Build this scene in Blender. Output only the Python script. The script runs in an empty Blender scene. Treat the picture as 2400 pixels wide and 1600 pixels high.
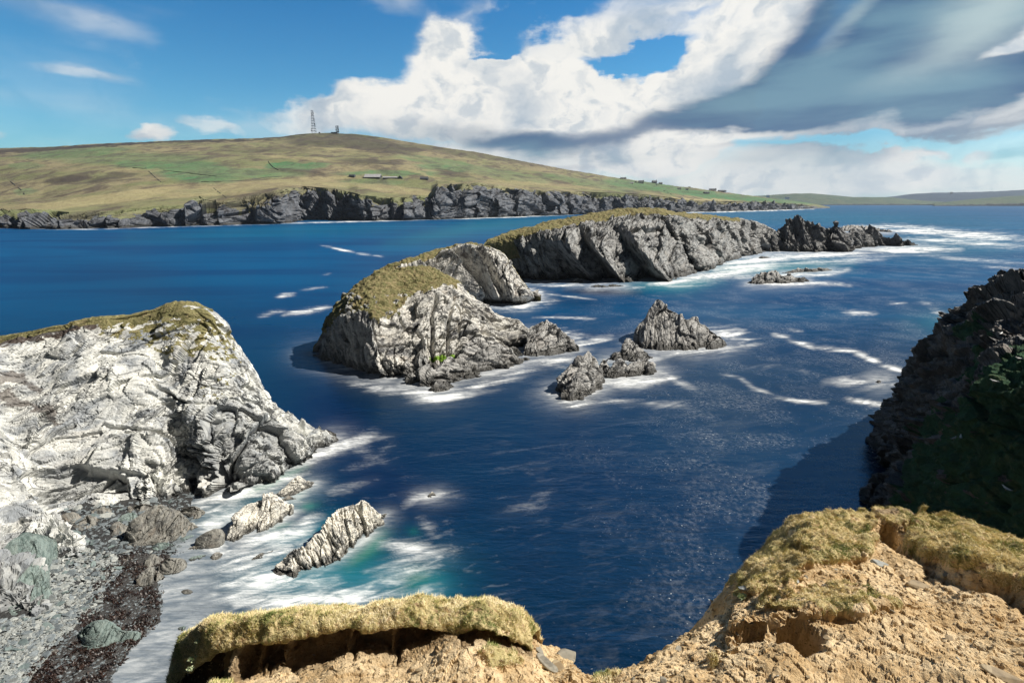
import bpy, math, random
import numpy as np

# ---------------------------------------------------------------- camera, world, sun
SC = bpy.context.scene
H = 30.0                      # eye height above the sea
F = 1200.0                    # focal length in photo pixels (2400 wide)
HORY = 474.0
TH = math.atan((800 - HORY) / F)
cT, sT = math.cos(TH), math.sin(TH)
cam_d = bpy.data.cameras.new('camera'); cam = bpy.data.objects.new('camera', cam_d)
SC.collection.objects.link(cam); SC.camera = cam
cam.location = (0, 0, H); cam.rotation_euler = (math.pi / 2 - TH, 0, 0)
cam_d.lens = 18.0; cam_d.sensor_width = 36.0; cam_d.sensor_fit = 'HORIZONTAL'
cam_d.clip_start = 0.1; cam_d.clip_end = 60000
SUN_AZ, SUN_EL = math.radians(78), math.radians(45)     # azimuth clockwise from +Y
sd = np.array([math.sin(SUN_AZ) * math.cos(SUN_EL), math.cos(SUN_AZ) * math.cos(SUN_EL), math.sin(SUN_EL)])
sl = bpy.data.lights.new('sun', 'SUN'); sl.energy = 5.0; sl.angle = math.radians(0.5); sl.color = (1.0, 0.94, 0.84)
so = bpy.data.objects.new('sun', sl); SC.collection.objects.link(so)
so.rotation_euler = (math.pi / 2 - SUN_EL, 0, math.pi - SUN_AZ); so.location = (0, 0, 200)
SC.view_settings.view_transform = 'Standard'; SC.view_settings.look = 'None'
SC.view_settings.gamma = 1.0; SC.view_settings.exposure = 0.48


class NT:
    """tiny helper around a node tree"""
    def __init__(s, nt): s.nt = nt; nt.nodes.clear()
    def n(s, t, **kw):
        nd = s.nt.nodes.new(t)
        for k, v in kw.items(): setattr(nd, k, v)
        return nd
    def l(s, a, b): s.nt.links.new(a, b)
    def put(s, sock, v):
        if isinstance(v, (int, float)): sock.default_value = v
        elif isinstance(v, (tuple, list)):
            sock.default_value = tuple(v) if len(sock.default_value) == len(v) else tuple(v) + (1,)
        else: s.l(v, sock)
    def m(s, op, a, b=None, c=None, clamp=False):
        nd = s.n('ShaderNodeMath', operation=op); nd.use_clamp = clamp
        s.put(nd.inputs[0], a)
        if b is not None: s.put(nd.inputs[1], b)
        if c is not None: s.put(nd.inputs[2], c)
        return nd.outputs[0]
    def vm(s, op, a, b=None):
        nd = s.n('ShaderNodeVectorMath', operation=op); s.put(nd.inputs[0], a)
        if b is not None:
            s.put(nd.inputs[3 if op == 'SCALE' else 1], b)
        return nd.outputs['Value'] if op in ('LENGTH', 'DOT_PRODUCT') else nd.outputs[0]
    def mr(s, v, a, b, c=0.0, d=1.0, smooth=True):
        nd = s.n('ShaderNodeMapRange', interpolation_type='SMOOTHSTEP' if smooth else 'LINEAR')
        for i, x in enumerate((v, a, b, c, d)): s.put(nd.inputs[i], x)
        return nd.outputs[0]
    def mix(s, f, a, b, mode='MIX'):
        nd = s.n('ShaderNodeMix', data_type='RGBA', blend_type=mode)
        s.put(nd.inputs[0], f); s.put(nd.inputs[6], a); s.put(nd.inputs[7], b)
        return nd.outputs[2]
    def noise(s, vec, scale=1.0, detail=4, rough=0.5, dist=0.0, out=0):
        nd = s.n('ShaderNodeTexNoise'); s.put(nd.inputs['Vector'], vec)
        nd.inputs['Scale'].default_value = scale; nd.inputs['Detail'].default_value = detail
        nd.inputs['Roughness'].default_value = rough; nd.inputs['Distortion'].default_value = dist
        return nd.outputs[out]
    def mapping(s, vec, loc=(0, 0, 0), rot=(0, 0, 0), sc=(1, 1, 1), typ='POINT'):
        nd = s.n('ShaderNodeMapping', vector_type=typ); s.put(nd.inputs[0], vec)
        nd.inputs[1].default_value = loc; nd.inputs[2].default_value = rot; nd.inputs[3].default_value = sc
        return nd.outputs[0]


def ray(px, py):
    u = (np.asarray(px, float) - 1200) / F; v = (np.asarray(py, float) - 800) / F
    return np.stack(np.broadcast_arrays(u, cT - v * sT, -v * cT - sT), -1)

def azel(px, py):
    d = ray(px, py); return math.atan2(d[0], d[1]), math.atan2(d[2], math.hypot(d[0], d[1]))

def build_world():
    w = bpy.data.worlds.new('World'); SC.world = w; w.use_nodes = True
    T = NT(w.node_tree)
    sky = T.n('ShaderNodeTexSky', sky_type='NISHITA'); sky.sun_disc = False
    sky.sun_elevation = SUN_EL; sky.sun_rotation = SUN_AZ
    sky.air_density = 1.0; sky.dust_density = 0.35; sky.ozone_density = 3.0; sky.altitude = 50
    g = T.n('ShaderNodeTexCoord').outputs['Generated']
    sp = T.n('ShaderNodeSeparateXYZ'); T.l(g, sp.inputs[0])
    X, Y, Z = sp.outputs
    az = T.m('ARCTAN2', X, Y)
    hyp = T.m('SQRT', T.m('ADD', T.m('MULTIPLY', X, X), T.m('MULTIPLY', Y, Y)))
    el = T.m('ARCTAN2', Z, hyp)
    cb = T.n('ShaderNodeCombineXYZ'); T.l(az, cb.inputs[0]); T.l(el, cb.inputs[1])
    ae = cb.outputs[0]
    # streaked warp: clouds drawn out toward the upper right by the wind
    ROT = math.radians(17)
    st = T.mapping(ae, rot=(0, 0, -ROT), sc=(2.2, 7.5, 1))
    n1 = T.noise(st, 1.6, 5, 0.55, 0.2, out=1)
    w1 = T.vm('SCALE', T.vm('SUBTRACT', n1, (0.5, 0.5, 0.5)), 0.17)
    n2 = T.noise(T.mapping(ae, sc=(1, 1.3, 1)), 9, 7, 0.6, 0.0, out=1)
    w2 = T.vm('SCALE', T.vm('SUBTRACT', n2, (0.5, 0.5, 0.5)), 0.075)
    wa = T.vm('ADD', T.vm('ADD', ae, T.vm('SCALE', w1, 0.6)), w2)
    ws = T.vm('ADD', T.vm('ADD', ae, T.vm('SCALE', w1, 0.6)), T.vm('SCALE', w2, 0.4))
    def blobs(lst, coord, soft=(0.45, 1.35)):
        tot = None
        for (x, y, rx, ry, rot, wt) in lst:
            x *= 1.0204; y *= 1.0204
            a, e = azel(x, y)
            d = ray(x, y); r = float(np.linalg.norm(d)); k = 1.0204 / (F * r)
            mp = T.mapping(coord, (a, e, 0), (0, 0, math.radians(rot)), (rx * k * 1.05, ry * k * 1.15, 1), 'TEXTURE')
            v = T.mr(T.vm('LENGTH', mp), soft[0], soft[1], wt, 0.0)
            tot = v if tot is None else T.m('ADD', tot, v)
        return tot
    # (x, y, rx, ry, rotation, weight) in display pixels of the photograph
    puffy = blobs([(1290, 230, 330, 115, -8, 1), (1040, 190, 110, 85, 35, .8), (1035, 110, 50, 55, 60, .8), (1560, 250, 230, 110, 15, .9),
                   (1650, 170, 130, 90, 50, .8), (820, 235, 60, 38, 0, .7), (900, 265, 190, 55, 0, .6), (1100, 290, 220, 45, -8, .8),
                   (2080, 335, 110, 38, 20, .8), (2255, 345, 45, 30, 0, .55), (335, 300, 45, 24, 0, .75), (5, 325, 35, 30, 0, .6),
                   (470, 292, 60, 22, -15, .42), (700, 270, 150, 40, 0, .45), (1350, 320, 90, 50, 20, .5), (1560, 345, 160, 45, 10, .7)], wa)
    soft = blobs([(1390, 80, 340, 42, 14, 1.1), (1700, 60, 190, 85, 38, 1.1), (1820, 40, 130, 60, 45, .8), (1100, 45, 120, 26, 18, .6),
                  (2120, 110, 360, 165, 22, 1.5), (2000, 215, 420, 65, 4, 1.2), (1600, 255, 250, 60, 8, .9), (2300, 215, 200, 60, 0, 1.0),
                  (220, 45, 150, 32, -8, .38), (205, 165, 85, 14, -3, .42), (900, 25, 85, 22, -10, .40), (540, 235, 50, 12, -8, .22),
                  (1250, 335, 300, 42, 4, .9), (1500, 400, 700, 55, -3, .75), (2100, 420, 600, 60, 0, .55), (2330, 105, 130, 26, 16, .6),
                  (1950, 272, 500, 18, 5, .6), (640, 300, 300, 40, 0, .28), (80, 200, 260, 110, 0, .13), (1340, 20, 200, 30, 15, .5)], ws, (0.15, 1.6))
    wh = T.vm('ADD', T.vm('ADD', ae, T.vm('SCALE', w1, 0.8)), T.vm('SCALE', w2, 1.5))
    holes = blobs([(1440, 108, 85, 20, -4, 1.1), (1505, 130, 55, 36, 10, 1.4), (1530, 95, 60, 16, 20, .8), (1130, 92, 60, 12, 10, .8), (1230, 28, 190, 26, 12, .9), (1930, 312, 240, 20, 3, .9),
                   (1600, 14, 60, 14, 20, .5), (700, 130, 260, 90, 0, .5)], wh, (0.1, 1.5))
    fn = T.noise(T.mapping(ae, rot=(0, 0, -ROT * 1.3), sc=(1.6, 8, 1)), 1.7, 5, 0.5, 0.25)
    pn = T.noise(wa, 9, 6, 0.6, 0.2)
    dens_p = T.mr(T.m('ADD', T.m('SUBTRACT', puffy, holes), T.m('MULTIPLY', T.m('SUBTRACT', pn, 0.5), 1.0)), -0.02, 0.85)
    dens_s = T.mr(T.m('ADD', T.m('SUBTRACT', soft, holes), T.m('MULTIPLY', T.m('SUBTRACT', fn, 0.5), 1.0)), -0.05, 1.15)
    # general scattered cloud for the rest of the sky, behind the viewer
    back = T.mr(Y, -0.1, 0.3, 0.0, 0.0)
    gen = T.m('MULTIPLY', T.mr(T.noise(st, 1.1, 6, 0.55), 0.5, 0.7), back)
    dens = T.m('MAXIMUM', T.m('MAXIMUM', dens_p, T.m('MULTIPLY', dens_s, 0.97)), gen)
    veil = T.m('MULTIPLY', T.mr(el, 0.0, 0.20, 0.62, 0.0), T.mr(az, -0.55, 0.25, 0.25, 1.0))
    dens = T.m('MAXIMUM', dens, veil)
    # the shadowed bodies of the clouds
    dark = blobs([(2080, 130, 360, 150, 24, 1.3), (1930, 60, 150, 80, 50, .9), (1880, 235, 380, 55, 6, 1.1), (2330, 215, 200, 60, 0, .8), (2050, 30, 190, 60, 35, .7), (1600, 262, 200, 30, 8, .45),
                  (1290, 338, 190, 32, 3, .85), (1130, 318, 130, 26, -4, .6), (940, 290, 100, 26, 0, .3), (2340, 335, 50, 18, 0, .7)], ws, (0.1, 1.6))
    lit = blobs([(2330, 105, 130, 18, 16, 1.5), (1950, 283, 480, 16, 4, .8), (1740, 40, 90, 30, 50, .4)], ws, (0.1, 1.6))
    dk = T.m('SUBTRACT', T.m('ADD', dark, T.m('MULTIPLY', T.m('SUBTRACT', fn, 0.5), 0.9)), lit)
    dk = T.mr(dk, 0.0, 1.0)
    inner = T.mr(T.noise(T.mapping(wa, sc=(1, 1.4, 1)), 6, 5, 0.5, 0.3), 0.46, 0.66, 0.0, 0.8)
    inner2 = T.mr(T.noise(T.mapping(wa, (3, 1, 0)), 20, 5, 0.55, 0.3), 0.48, 0.68, 0.0, 0.5)
    white = T.mix(T.m('MAXIMUM', inner, inner2), (8.9, 8.7, 8.2, 1), (2.6, 3.7, 4.9, 1))
    gray = T.mix(T.mr(fn, 0.38, 0.62), (0.30, 1.0, 2.2, 1), (1.3, 2.6, 3.5, 1))
    gray = T.mix(blobs([(2330, 20, 200, 70, 30, .55), (1960, 60, 60, 18, 35, .4), (2200, 90, 160, 30, 30, .25)], ws, (0.1, 1.6)), gray, (5.2, 6.3, 6.2, 1))
    ccol = T.mix(dk, white, gray)
    # blue of the air, deepened
    hs = T.n('ShaderNodeHueSaturation'); hs.inputs['Saturation'].default_value = 1.0
    T.l(sky.outputs[0], hs.inputs['Color'])
    tint = T.mix(T.mr(el, 0.0, 0.45), (0.48, 1.08, 1.18, 1), (0.0, 0.62, 1.02, 1))
    blue = T.mix(1.0, hs.outputs[0], tint, 'MULTIPLY')
    col = T.mix(dens, blue, ccol)
    # unseen sky overhead and behind the viewer, dimmed to deepen the shadows
    fill_dim = T.m('MINIMUM', T.mr(Y, -0.1, 0.55, 0.06, 1.0), T.mr(el, 0.52, 0.85, 1.0, 0.12))
    col = T.vm('SCALE', col, fill_dim)
    bg = T.n('ShaderNodeBackground'); T.l(col, bg.inputs[0]); bg.inputs[1].default_value = 0.078
    out = T.n('ShaderNodeOutputWorld'); T.l(bg.outputs[0], out.inputs[0])
build_world()

# ---------------------------------------------------------------- pixels <-> points (authoring helpers)
def at(px, py, t):            # photo pixel + distance along the lens axis
    return np.array([0, 0, H]) + ray(px, py) * np.asarray(t, float)[..., None]
def on(px, py, z=0.0):        # photo pixel seen on the level z
    d = ray(px, py); return np.array([0, 0, H]) + d * ((z - H) / np.minimum(d[..., 2], -1e-4))[..., None]
def depth(P):
    return P[..., 1] * cT - (P[..., 2] - H) * sT
def proj(P):
    t = np.maximum(depth(P), 1e-3)
    return 1200 + F * P[..., 0] / t, 800 - F * (P[..., 1] * sT + (P[..., 2] - H) * cT) / t

# ---------------------------------------------------------------- noise in numpy
_rs = np.random.RandomState(7)
_perm = _rs.permutation(256); _perm = np.concatenate([_perm, _perm, _perm])
_g = _rs.normal(size=(256, 3)); _g /= np.linalg.norm(_g, axis=1)[:, None]
_rv = _rs.uniform(size=(256, 6))
def _hash(i, j, k): return _perm[(_perm[(_perm[i & 255] + j) & 255] + k) & 255]
def perlin(p):
    p = np.asarray(p, float); sh = p.shape[:-1]; p = p.reshape(-1, 3)
    i = np.floor(p).astype(int); f = p - i; u = f * f * f * (f * (f * 6 - 15) + 10)
    r = 0
    for dx in (0, 1):
        wx = u[:, 0] if dx else 1 - u[:, 0]
        for dy in (0, 1):
            wy = u[:, 1] if dy else 1 - u[:, 1]
            for dz in (0, 1):
                wz = u[:, 2] if dz else 1 - u[:, 2]
                gr = _g[_hash(i[:, 0] + dx, i[:, 1] + dy, i[:, 2] + dz)]
                r = r + wx * wy * wz * (gr * (f - (dx, dy, dz))).sum(1)
    return (r * 1.6).reshape(sh)
def fbm(p, o=4, g=0.5, seed=0):
    a, r = 1.0, 0; p = np.asarray(p) + seed * 17.31
    for k in range(o): r = r + a * perlin(p * (2.03 ** k) + k * 5.7); a *= g
    return r
def ridged(p, o=4, g=0.5, seed=0):
    a, r = 1.0, 0; p = np.asarray(p) + seed * 11.7
    for k in range(o): r = r + a * (1 - 2 * np.abs(perlin(p * (2.1 ** k) + k * 3.3))); a *= g
    return r
def cells(p, seed=0):
    """nearest cell: tilted facet height and edge distance"""
    p = np.asarray(p, float) + seed * 7.77; sh = p.shape[:-1]; p = p.reshape(-1, 3)
    i = np.floor(p).astype(int); n = len(p)
    d1 = np.full(n, 9.0); d2 = np.full(n, 9.0); val = np.zeros(n)
    for dx in (-1, 0, 1):
        for dy in (-1, 0, 1):
            for dz in (-1, 0, 1):
                c = i + (dx, dy, dz); h = _rv[_hash(c[:, 0], c[:, 1], c[:, 2])]
                q = p - (c + 0.1 + 0.8 * h[:, :3]); d = (q * q).sum(1)
                v = (h[:, 3] - 0.5) + (q * (h[:, [4, 5, 3]] - 0.5)).sum(1) * 2.3
                m = d < d1
                d2 = np.where(m, d1, np.minimum(d2, d)); val = np.where(m, v, val); d1 = np.where(m, d, d1)
    return val.reshape(sh), (np.sqrt(d2) - np.sqrt(d1)).reshape(sh)
def frame(strike, dip):
    """rows: along strike, down the dip, across the beds"""
    s, d = math.radians(strike), math.radians(dip)
    a = np.array([math.sin(s), math.cos(s), 0]); dn = np.array([math.cos(s), -math.sin(s), 0])
    b = dn * math.cos(d) - np.array([0, 0, 1]) * math.sin(d); c = np.cross(a, b)
    return np.stack([a, b, c])
def rock(P, L, R, seed=0, fine=3, amp=1.0, wr=0.13):
    """fractured, bedded rock relief in metres at block size L"""
    q = P @ R.T
    w = np.stack([fbm(q / (L * 3), 3, seed=seed + k) for k in range(3)], -1) * L * wr
    q = q + w
    d = 0.0; a = 1.0; l = L
    for k in range(fine):
        v, e = cells(q / (l * np.array([3.0, 1.7, 0.42])), seed + k * 3)
        d = d + a * l * (0.58 * v - 0.13 * np.exp(-(e / 0.09) ** 2))
        a *= 1.0; l *= 0.42
    d = d + 0.03 * L * ridged(q / (L * np.array([3.0, 1.8, 0.30])), 3, 0.5, seed)
    return amp * d

# ---------------------------------------------------------------- mesh helpers
C = SC.collection
def tag(o, label=None, cat=None, group=None, kind=None):
    if label: o['label'] = label
    if cat: o['category'] = cat
    if group: o['group'] = group
    if kind: o['kind'] = kind
    return o
def empty(name, loc, rz=0, **kw):
    o = bpy.data.objects.new(name, None); o.empty_display_size = 0.3
    o.location = [float(v) for v in loc]; o.rotation_euler = (0, 0, rz); C.objects.link(o)
    return tag(o, **kw)
def link(name, me, mat=None, parent=None, **kw):
    if mat is not None and not me.materials: me.materials.append(mat)
    o = bpy.data.objects.new(name, me); C.objects.link(o)
    if parent is not None: o.parent = parent
    return tag(o, **kw)
def mesh(name, V, Q, smooth=False, attrs=None):
    """V (n,3); Q (m,k) all of one size, or list of such arrays"""
    V = np.ascontiguousarray(V, dtype=np.float32).reshape(-1, 3)
    Qs = [np.asarray(q) for q in (Q if isinstance(Q, list) else [Q]) if len(q)]
    used = np.zeros(len(V), bool)
    for q in Qs: used[q.ravel()] = True
    idx = np.cumsum(used) - 1; V = V[used]; Qs = [idx[q] for q in Qs]
    me = bpy.data.meshes.new(name); me.vertices.add(len(V)); me.vertices.foreach_set('co', V.ravel())
    ls = np.concatenate([q.ravel() for q in Qs]); tot = np.concatenate([np.full(len(q), q.shape[1]) for q in Qs])
    st = np.concatenate([[0], np.cumsum(tot)[:-1]])
    me.loops.add(len(ls)); me.loops.foreach_set('vertex_index', ls.astype(np.int32))
    me.polygons.add(len(tot)); me.polygons.foreach_set('loop_start', st.astype(np.int32)); me.polygons.foreach_set('loop_total', tot.astype(np.int32))
    me.polygons.foreach_set('use_smooth', np.full(len(tot), smooth, dtype=bool))
    if attrs:
        for k, v in attrs.items():
            v = np.asarray(v, dtype=np.float32); v = v.reshape(len(used), -1)[used]
            if v.shape[1] == 1: a = me.attributes.new(k, 'FLOAT', 'POINT'); a.data.foreach_set('value', v.ravel())
            else:
                a = me.attributes.new(k, 'FLOAT_COLOR', 'POINT')
                v = np.concatenate([v, np.ones((len(v), 1), np.float32)], 1); a.data.foreach_set('color', v.ravel())
    me.update(); me.validate()
    return me
def quads(R, Cn):
    i = np.arange(R * Cn).reshape(R, Cn)
    return np.stack([i[:-1, :-1], i[:-1, 1:], i[1:, 1:], i[1:, :-1]], -1).reshape(-1, 4)
def normals(G):
    a = np.gradient(G, axis=0); b = np.gradient(G, axis=1); n = np.cross(b, a)
    n /= np.linalg.norm(n, axis=-1, keepdims=True) + 1e-9
    return n
def smoothgrid(A, k=1):
    for _ in range(k):
        B = np.pad(A, [(1, 1), (1, 1)] + [(0, 0)] * (A.ndim - 2), 'edge')
        A = (B[:-2, 1:-1] + B[2:, 1:-1] + B[1:-1, :-2] + B[1:-1, 2:] + 2 * B[1:-1, 1:-1]) / 6
    return A
def catmull(A, n):
    """resample rows of A (k, ...) to n rows through all of them"""
    A = np.asarray(A, float); k = len(A); u = np.linspace(0, k - 1, n)
    i = np.clip(np.floor(u).astype(int), 0, k - 2); f = (u - i).reshape((-1,) + (1,) * (A.ndim - 1))
    P = lambda j: A[np.clip(j, 0, k - 1)]
    a, b, c, d = P(i - 1), P(i), P(i + 1), P(i + 2)
    return b + 0.5 * f * (c - a + f * (2 * a - 5 * b + 4 * c - d + f * (3 * (b - c) + d - a)))
def resample(tab, n, key=None):
    """tab rows of numbers; even spacing in the first two numbers (pixels)"""
    tab = np.asarray(tab, float)
    A = catmull(tab, n * 6)
    s = np.concatenate([[0], np.cumsum(np.hypot(*(np.diff(A[:, :2], axis=0).T)) + 1e-6)])
    if key is not None:
        B = A[:, key:key + 2]; s = s + np.concatenate([[0], np.cumsum(np.hypot(*(np.diff(B, axis=0).T)))])
    u = np.linspace(0, s[-1], n)
    return np.stack([np.interp(u, s, A[:, j]) for j in range(A.shape[1])], -1)
def split(name_rock, name_turf, G, mask, m_rock, m_turf, parent, attrs=None, origin=None):
    """one relief split in two meshes: bare rock and turf"""
    Rn, Cn = G.shape[:2]; Q = quads(Rn, Cn); mq = mask.reshape(-1)[Q].mean(1) > 0.5
    V = G.reshape(-1, 3) - (origin if origin is not None else 0)
    if (~mq).any(): link(name_rock, mesh(name_rock, V, Q[~mq], attrs=attrs), m_rock, parent)
    if mq.any(): link(name_turf, mesh(name_turf, V, Q[mq], attrs=attrs), m_turf, parent)
def sstep(a, b, x):
    t = np.clip((x - a) / (b - a + 1e-12), 0, 1); return t * t * (3 - 2 * t)
def segdist(px, py, pts):
    """distance in pixels to a polyline, and the position along it"""
    best = np.full(px.shape, 1e9); al = np.zeros(px.shape); n = len(pts) - 1
    for k in range(n):
        (x0, y0), (x1, y1) = pts[k][:2], pts[k + 1][:2]; dx, dy = x1 - x0, y1 - y0
        t = np.clip(((px - x0) * dx + (py - y0) * dy) / (dx * dx + dy * dy + 1e-9), 0, 1)
        d = np.hypot(px - x0 - t * dx, py - y0 - t * dy); m = d < best
        best = np.where(m, d, best); al = np.where(m, (k + t) / n, al)
    return best, al
def inpoly(px, py, poly):
    r = np.zeros(px.shape, bool); n = len(poly)
    for i in range(n):
        (x0, y0), (x1, y1) = poly[i], poly[(i + 1) % n]
        if y0 == y1: continue
        m = ((y0 > py) != (y1 > py)) & (px < (x1 - x0) * (py - y0) / (y1 - y0) + x0); r ^= m
    return r

# ---------------------------------------------------------------- materials
def material(name):
    m = bpy.data.materials.new(name); m.use_nodes = True; T = NT(m.node_tree)
    b = T.n('ShaderNodeBsdfPrincipled'); o = T.n('ShaderNodeOutputMaterial'); T.l(b.outputs[0], o.inputs[0])
    return m, T, b
def plain(name, col, rough=0.8, var=0.25, scale=3.0, metal=0.0):
    m, T, b = material(name)
    pos = T.n('ShaderNodeNewGeometry').outputs['Position']
    n = T.noise(pos, scale, 5, 0.6)
    c2 = tuple(c * (1 - var) for c in col)
    T.put(b.inputs['Base Color'], T.mix(T.mr(n, 0.35, 0.65), tuple(col) + (1,), c2 + (1,)))
    b.inputs['Roughness'].default_value = rough; b.inputs['Metallic'].default_value = metal
    return m
def rockmat(name, pale, dark, L, strike, dip, wet=1.6, wetcol=(0.035, 0.033, 0.028), crack=0.7, rust=0.3, lichen=0.0, bump=1.0, speck=0.6):
    m, T, b = material(name)
    pos = T.n('ShaderNodeNewGeometry').outputs['Position']
    R = frame(strike, dip)
    # coordinates along and across the beds
    cb = T.n('ShaderNodeCombineXYZ')
    for k in range(3): T.l(T.vm('DOT_PRODUCT', pos, tuple(R[k])), cb.inputs[k])
    bed = T.mapping(cb.outputs[0], sc=(1 / (3.2 * L), 1 / (2.0 * L), 1 / (0.45 * L)))
    n1 = T.noise(bed, 1.0, 8, 0.62, 0.6)
    n2 = T.noise(pos, 1.1 / L, 6, 0.6, 0.4)
    n3 = T.noise(pos, 9.0 / L, 5, 0.65)
    f = T.m('ADD', T.m('MULTIPLY', n1, 0.6), T.m('MULTIPLY', n2, 0.4))
    col = T.mix(T.mr(f, 0.45, 0.62), pale + (1,), dark + (1,))
    col = T.mix(T.m('MULTIPLY', T.mr(n3, 0.50, 0.70), speck), col, tuple(c * 0.5 for c in dark) + (1,))
    if rust: col = T.mix(T.m('MULTIPLY', T.mr(T.noise(bed, 0.7, 4, 0.6, 1.0), 0.52, 0.72), rust), col, (0.28, 0.17, 0.09, 1))
    if lichen: col = T.mix(T.m('MULTIPLY', T.mr(T.noise(pos, 0.5 / L, 5, 0.6), 0.5, 0.6), lichen), col, (0.16, 0.26, 0.22, 1))
    # open joints
    wv = T.vm('SCALE', T.vm('SUBTRACT', T.noise(pos, 1.2 / L, 3, 0.5, out=1), (0.5, 0.5, 0.5)), 0.45)
    def joint(sx, sy, sz, w_, off):
        v = T.n('ShaderNodeTexVoronoi', feature='DISTANCE_TO_EDGE'); v.inputs['Scale'].default_value = 1.0
        T.l(T.vm('ADD', T.mapping(cb.outputs[0], (off, off, off), sc=(1 / (sx * L), 1 / (sy * L), 1 / (sz * L))), wv), v.inputs['Vector'])
        return T.mr(v.outputs['Distance'], 0.004, w_, 1.0, 0.0)
    gate = T.mr(T.noise(pos, 0.45 / L, 3, 0.5), 0.42, 0.58)
    cr = T.m('MAXIMUM', T.m('MULTIPLY', joint(2.6, 1.8, .55, .05, 0.0), T.m('MULTIPLY_ADD', gate, 0.8, 0.2)), T.m('MULTIPLY', joint(1.1, .7, .25, .05, 3.7), gate))
    col = T.mix(T.m('MULTIPLY', cr, crack), col, (0.03, 0.03, 0.032, 1))
    # tide line
    sp = T.n('ShaderNodeSeparateXYZ'); T.l(pos, sp.inputs[0])
    zz = T.m('ADD', sp.outputs[2], T.m('MULTIPLY', T.m('SUBTRACT', n2, 0.5), wet * 3))
    sh = T.mr(zz, wet * 0.35, wet * 1.3, 0.95, 0.0)
    col = T.mix(T.m('MULTIPLY', sh, T.mr(n3, 0.30, 0.50, 0.35, 1.0)), col, wetcol + (1,))
    so_ = T.n('ShaderNodeAttribute', attribute_name='soil').outputs['Fac']
    col = T.mix(T.m('MULTIPLY', so_, T.mr(n3, 0.3, 0.5, 0.8, 1.0)), col, (0.075, 0.055, 0.045, 1))
    sl_ = T.n('ShaderNodeAttribute', attribute_name='slate_and_shade').outputs['Fac']
    col = T.mix(T.m('MULTIPLY', sl_, T.mr(n2, 0.3, 0.55, 0.9, 0.5)), col, (0.15, 0.16, 0.17, 1))  # grey rock, and the shade painted on the near island's left face
    al_ = T.n('ShaderNodeAttribute', attribute_name='algae').outputs['Fac']
    col = T.mix(al_, col, (0.16, 0.30, 0.01, 1))
    T.put(b.inputs['Base Color'], col)
    b.inputs['Roughness'].default_value = 0.72
    h = T.m('ADD', T.m('ADD', T.m('MULTIPLY', n1, 0.45), T.m('MULTIPLY', n3, 0.22)), T.m('MULTIPLY', cr, -0.35))
    bp = T.n('ShaderNodeBump'); bp.inputs['Distance'].default_value = 0.16 * L * bump; bp.inputs['Strength'].default_value = 0.8
    T.l(h, bp.inputs['Height']); T.l(bp.outputs[0], b.inputs['Normal'])
    return m
def turfmat(name, a, b_, c, L=1.0, bump=1.0):
    m, T, b = material(name)
    pos = T.n('ShaderNodeNewGeometry').outputs['Position']
    n1 = T.noise(pos, 0.5 / L, 6, 0.65, 0.4); n2 = T.noise(pos, 4 / L, 6, 0.7, 0.2); n3 = T.noise(T.mapping(pos, (9, 4, 2)), 1.3 / L, 5, 0.6, 0.6)
    col = T.mix(T.mr(n1, 0.38, 0.62), a + (1,), b_ + (1,))
    col = T.mix(T.mr(n3, 0.52, 0.68), col, c + (1,))
    col = T.mix(T.mr(n2, 0.45, 0.75, 0, 0.6), col, tuple(v * 0.35 for v in b_) + (1,))
    T.put(b.inputs['Base Color'], col); b.inputs['Roughness'].default_value = 0.95
    b.inputs['Specular IOR Level'].default_value = 0.1
    bp = T.n('ShaderNodeBump'); bp.inputs['Distance'].default_value = 0.35 * L * bump; bp.inputs['Strength'].default_value = 0.8
    T.l(T.m('ADD', n2, T.m('MULTIPLY', n3, 0.8)), bp.inputs['Height']); T.l(bp.outputs[0], b.inputs['Normal'])
    return m

M_HEAD = rockmat('pale_slab_rock', (0.68, 0.68, 0.64), (0.28, 0.30, 0.32), 2.6, 55, 50, wet=0.9, crack=0.6, rust=0.10, speck=0.35)
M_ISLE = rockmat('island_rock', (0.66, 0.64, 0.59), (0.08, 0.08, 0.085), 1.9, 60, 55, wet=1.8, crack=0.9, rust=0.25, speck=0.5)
M_RIDGE = rockmat('ridge_rock', (0.36, 0.36, 0.35), (0.022, 0.024, 0.028), 3.2, 70, 60, wet=2.5, crack=0.7, rust=0.15)
M_STACK = rockmat('sea_stack_rock', (0.46, 0.45, 0.43), (0.03, 0.032, 0.035), 1.4, 60, 60, wet=1.3, crack=0.8, rust=0.15)
M_SKERRY = rockmat('wet_skerry_rock', (0.80, 0.76, 0.67), (0.16, 0.16, 0.15), 0.8, 60, 55, wet=0.3, crack=0.8, rust=0.1, speck=0.8)
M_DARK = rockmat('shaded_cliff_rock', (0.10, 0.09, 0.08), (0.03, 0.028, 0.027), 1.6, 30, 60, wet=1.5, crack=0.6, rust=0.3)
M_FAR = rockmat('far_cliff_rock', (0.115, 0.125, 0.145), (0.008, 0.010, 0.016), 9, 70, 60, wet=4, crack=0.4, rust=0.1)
M_BOULD = rockmat('beach_boulder_rock', (0.26, 0.25, 0.22), (0.08, 0.08, 0.075), 0.5, 100, 30, wet=0.05, crack=0.5, rust=0.25)
M_GREEN = rockmat('green_algae_rock', (0.20, 0.25, 0.23), (0.09, 0.13, 0.12), 0.5, 100, 30, wet=0.05, crack=0.5, rust=0.1)
M_TURF = turfmat('island_turf', (0.27, 0.23, 0.115), (0.17, 0.165, 0.075), (0.33, 0.26, 0.15), 1.0)
M_TURFH = turfmat('headland_turf', (0.30, 0.27, 0.13), (0.20, 0.19, 0.09), (0.36, 0.30, 0.17), 0.8)
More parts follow.
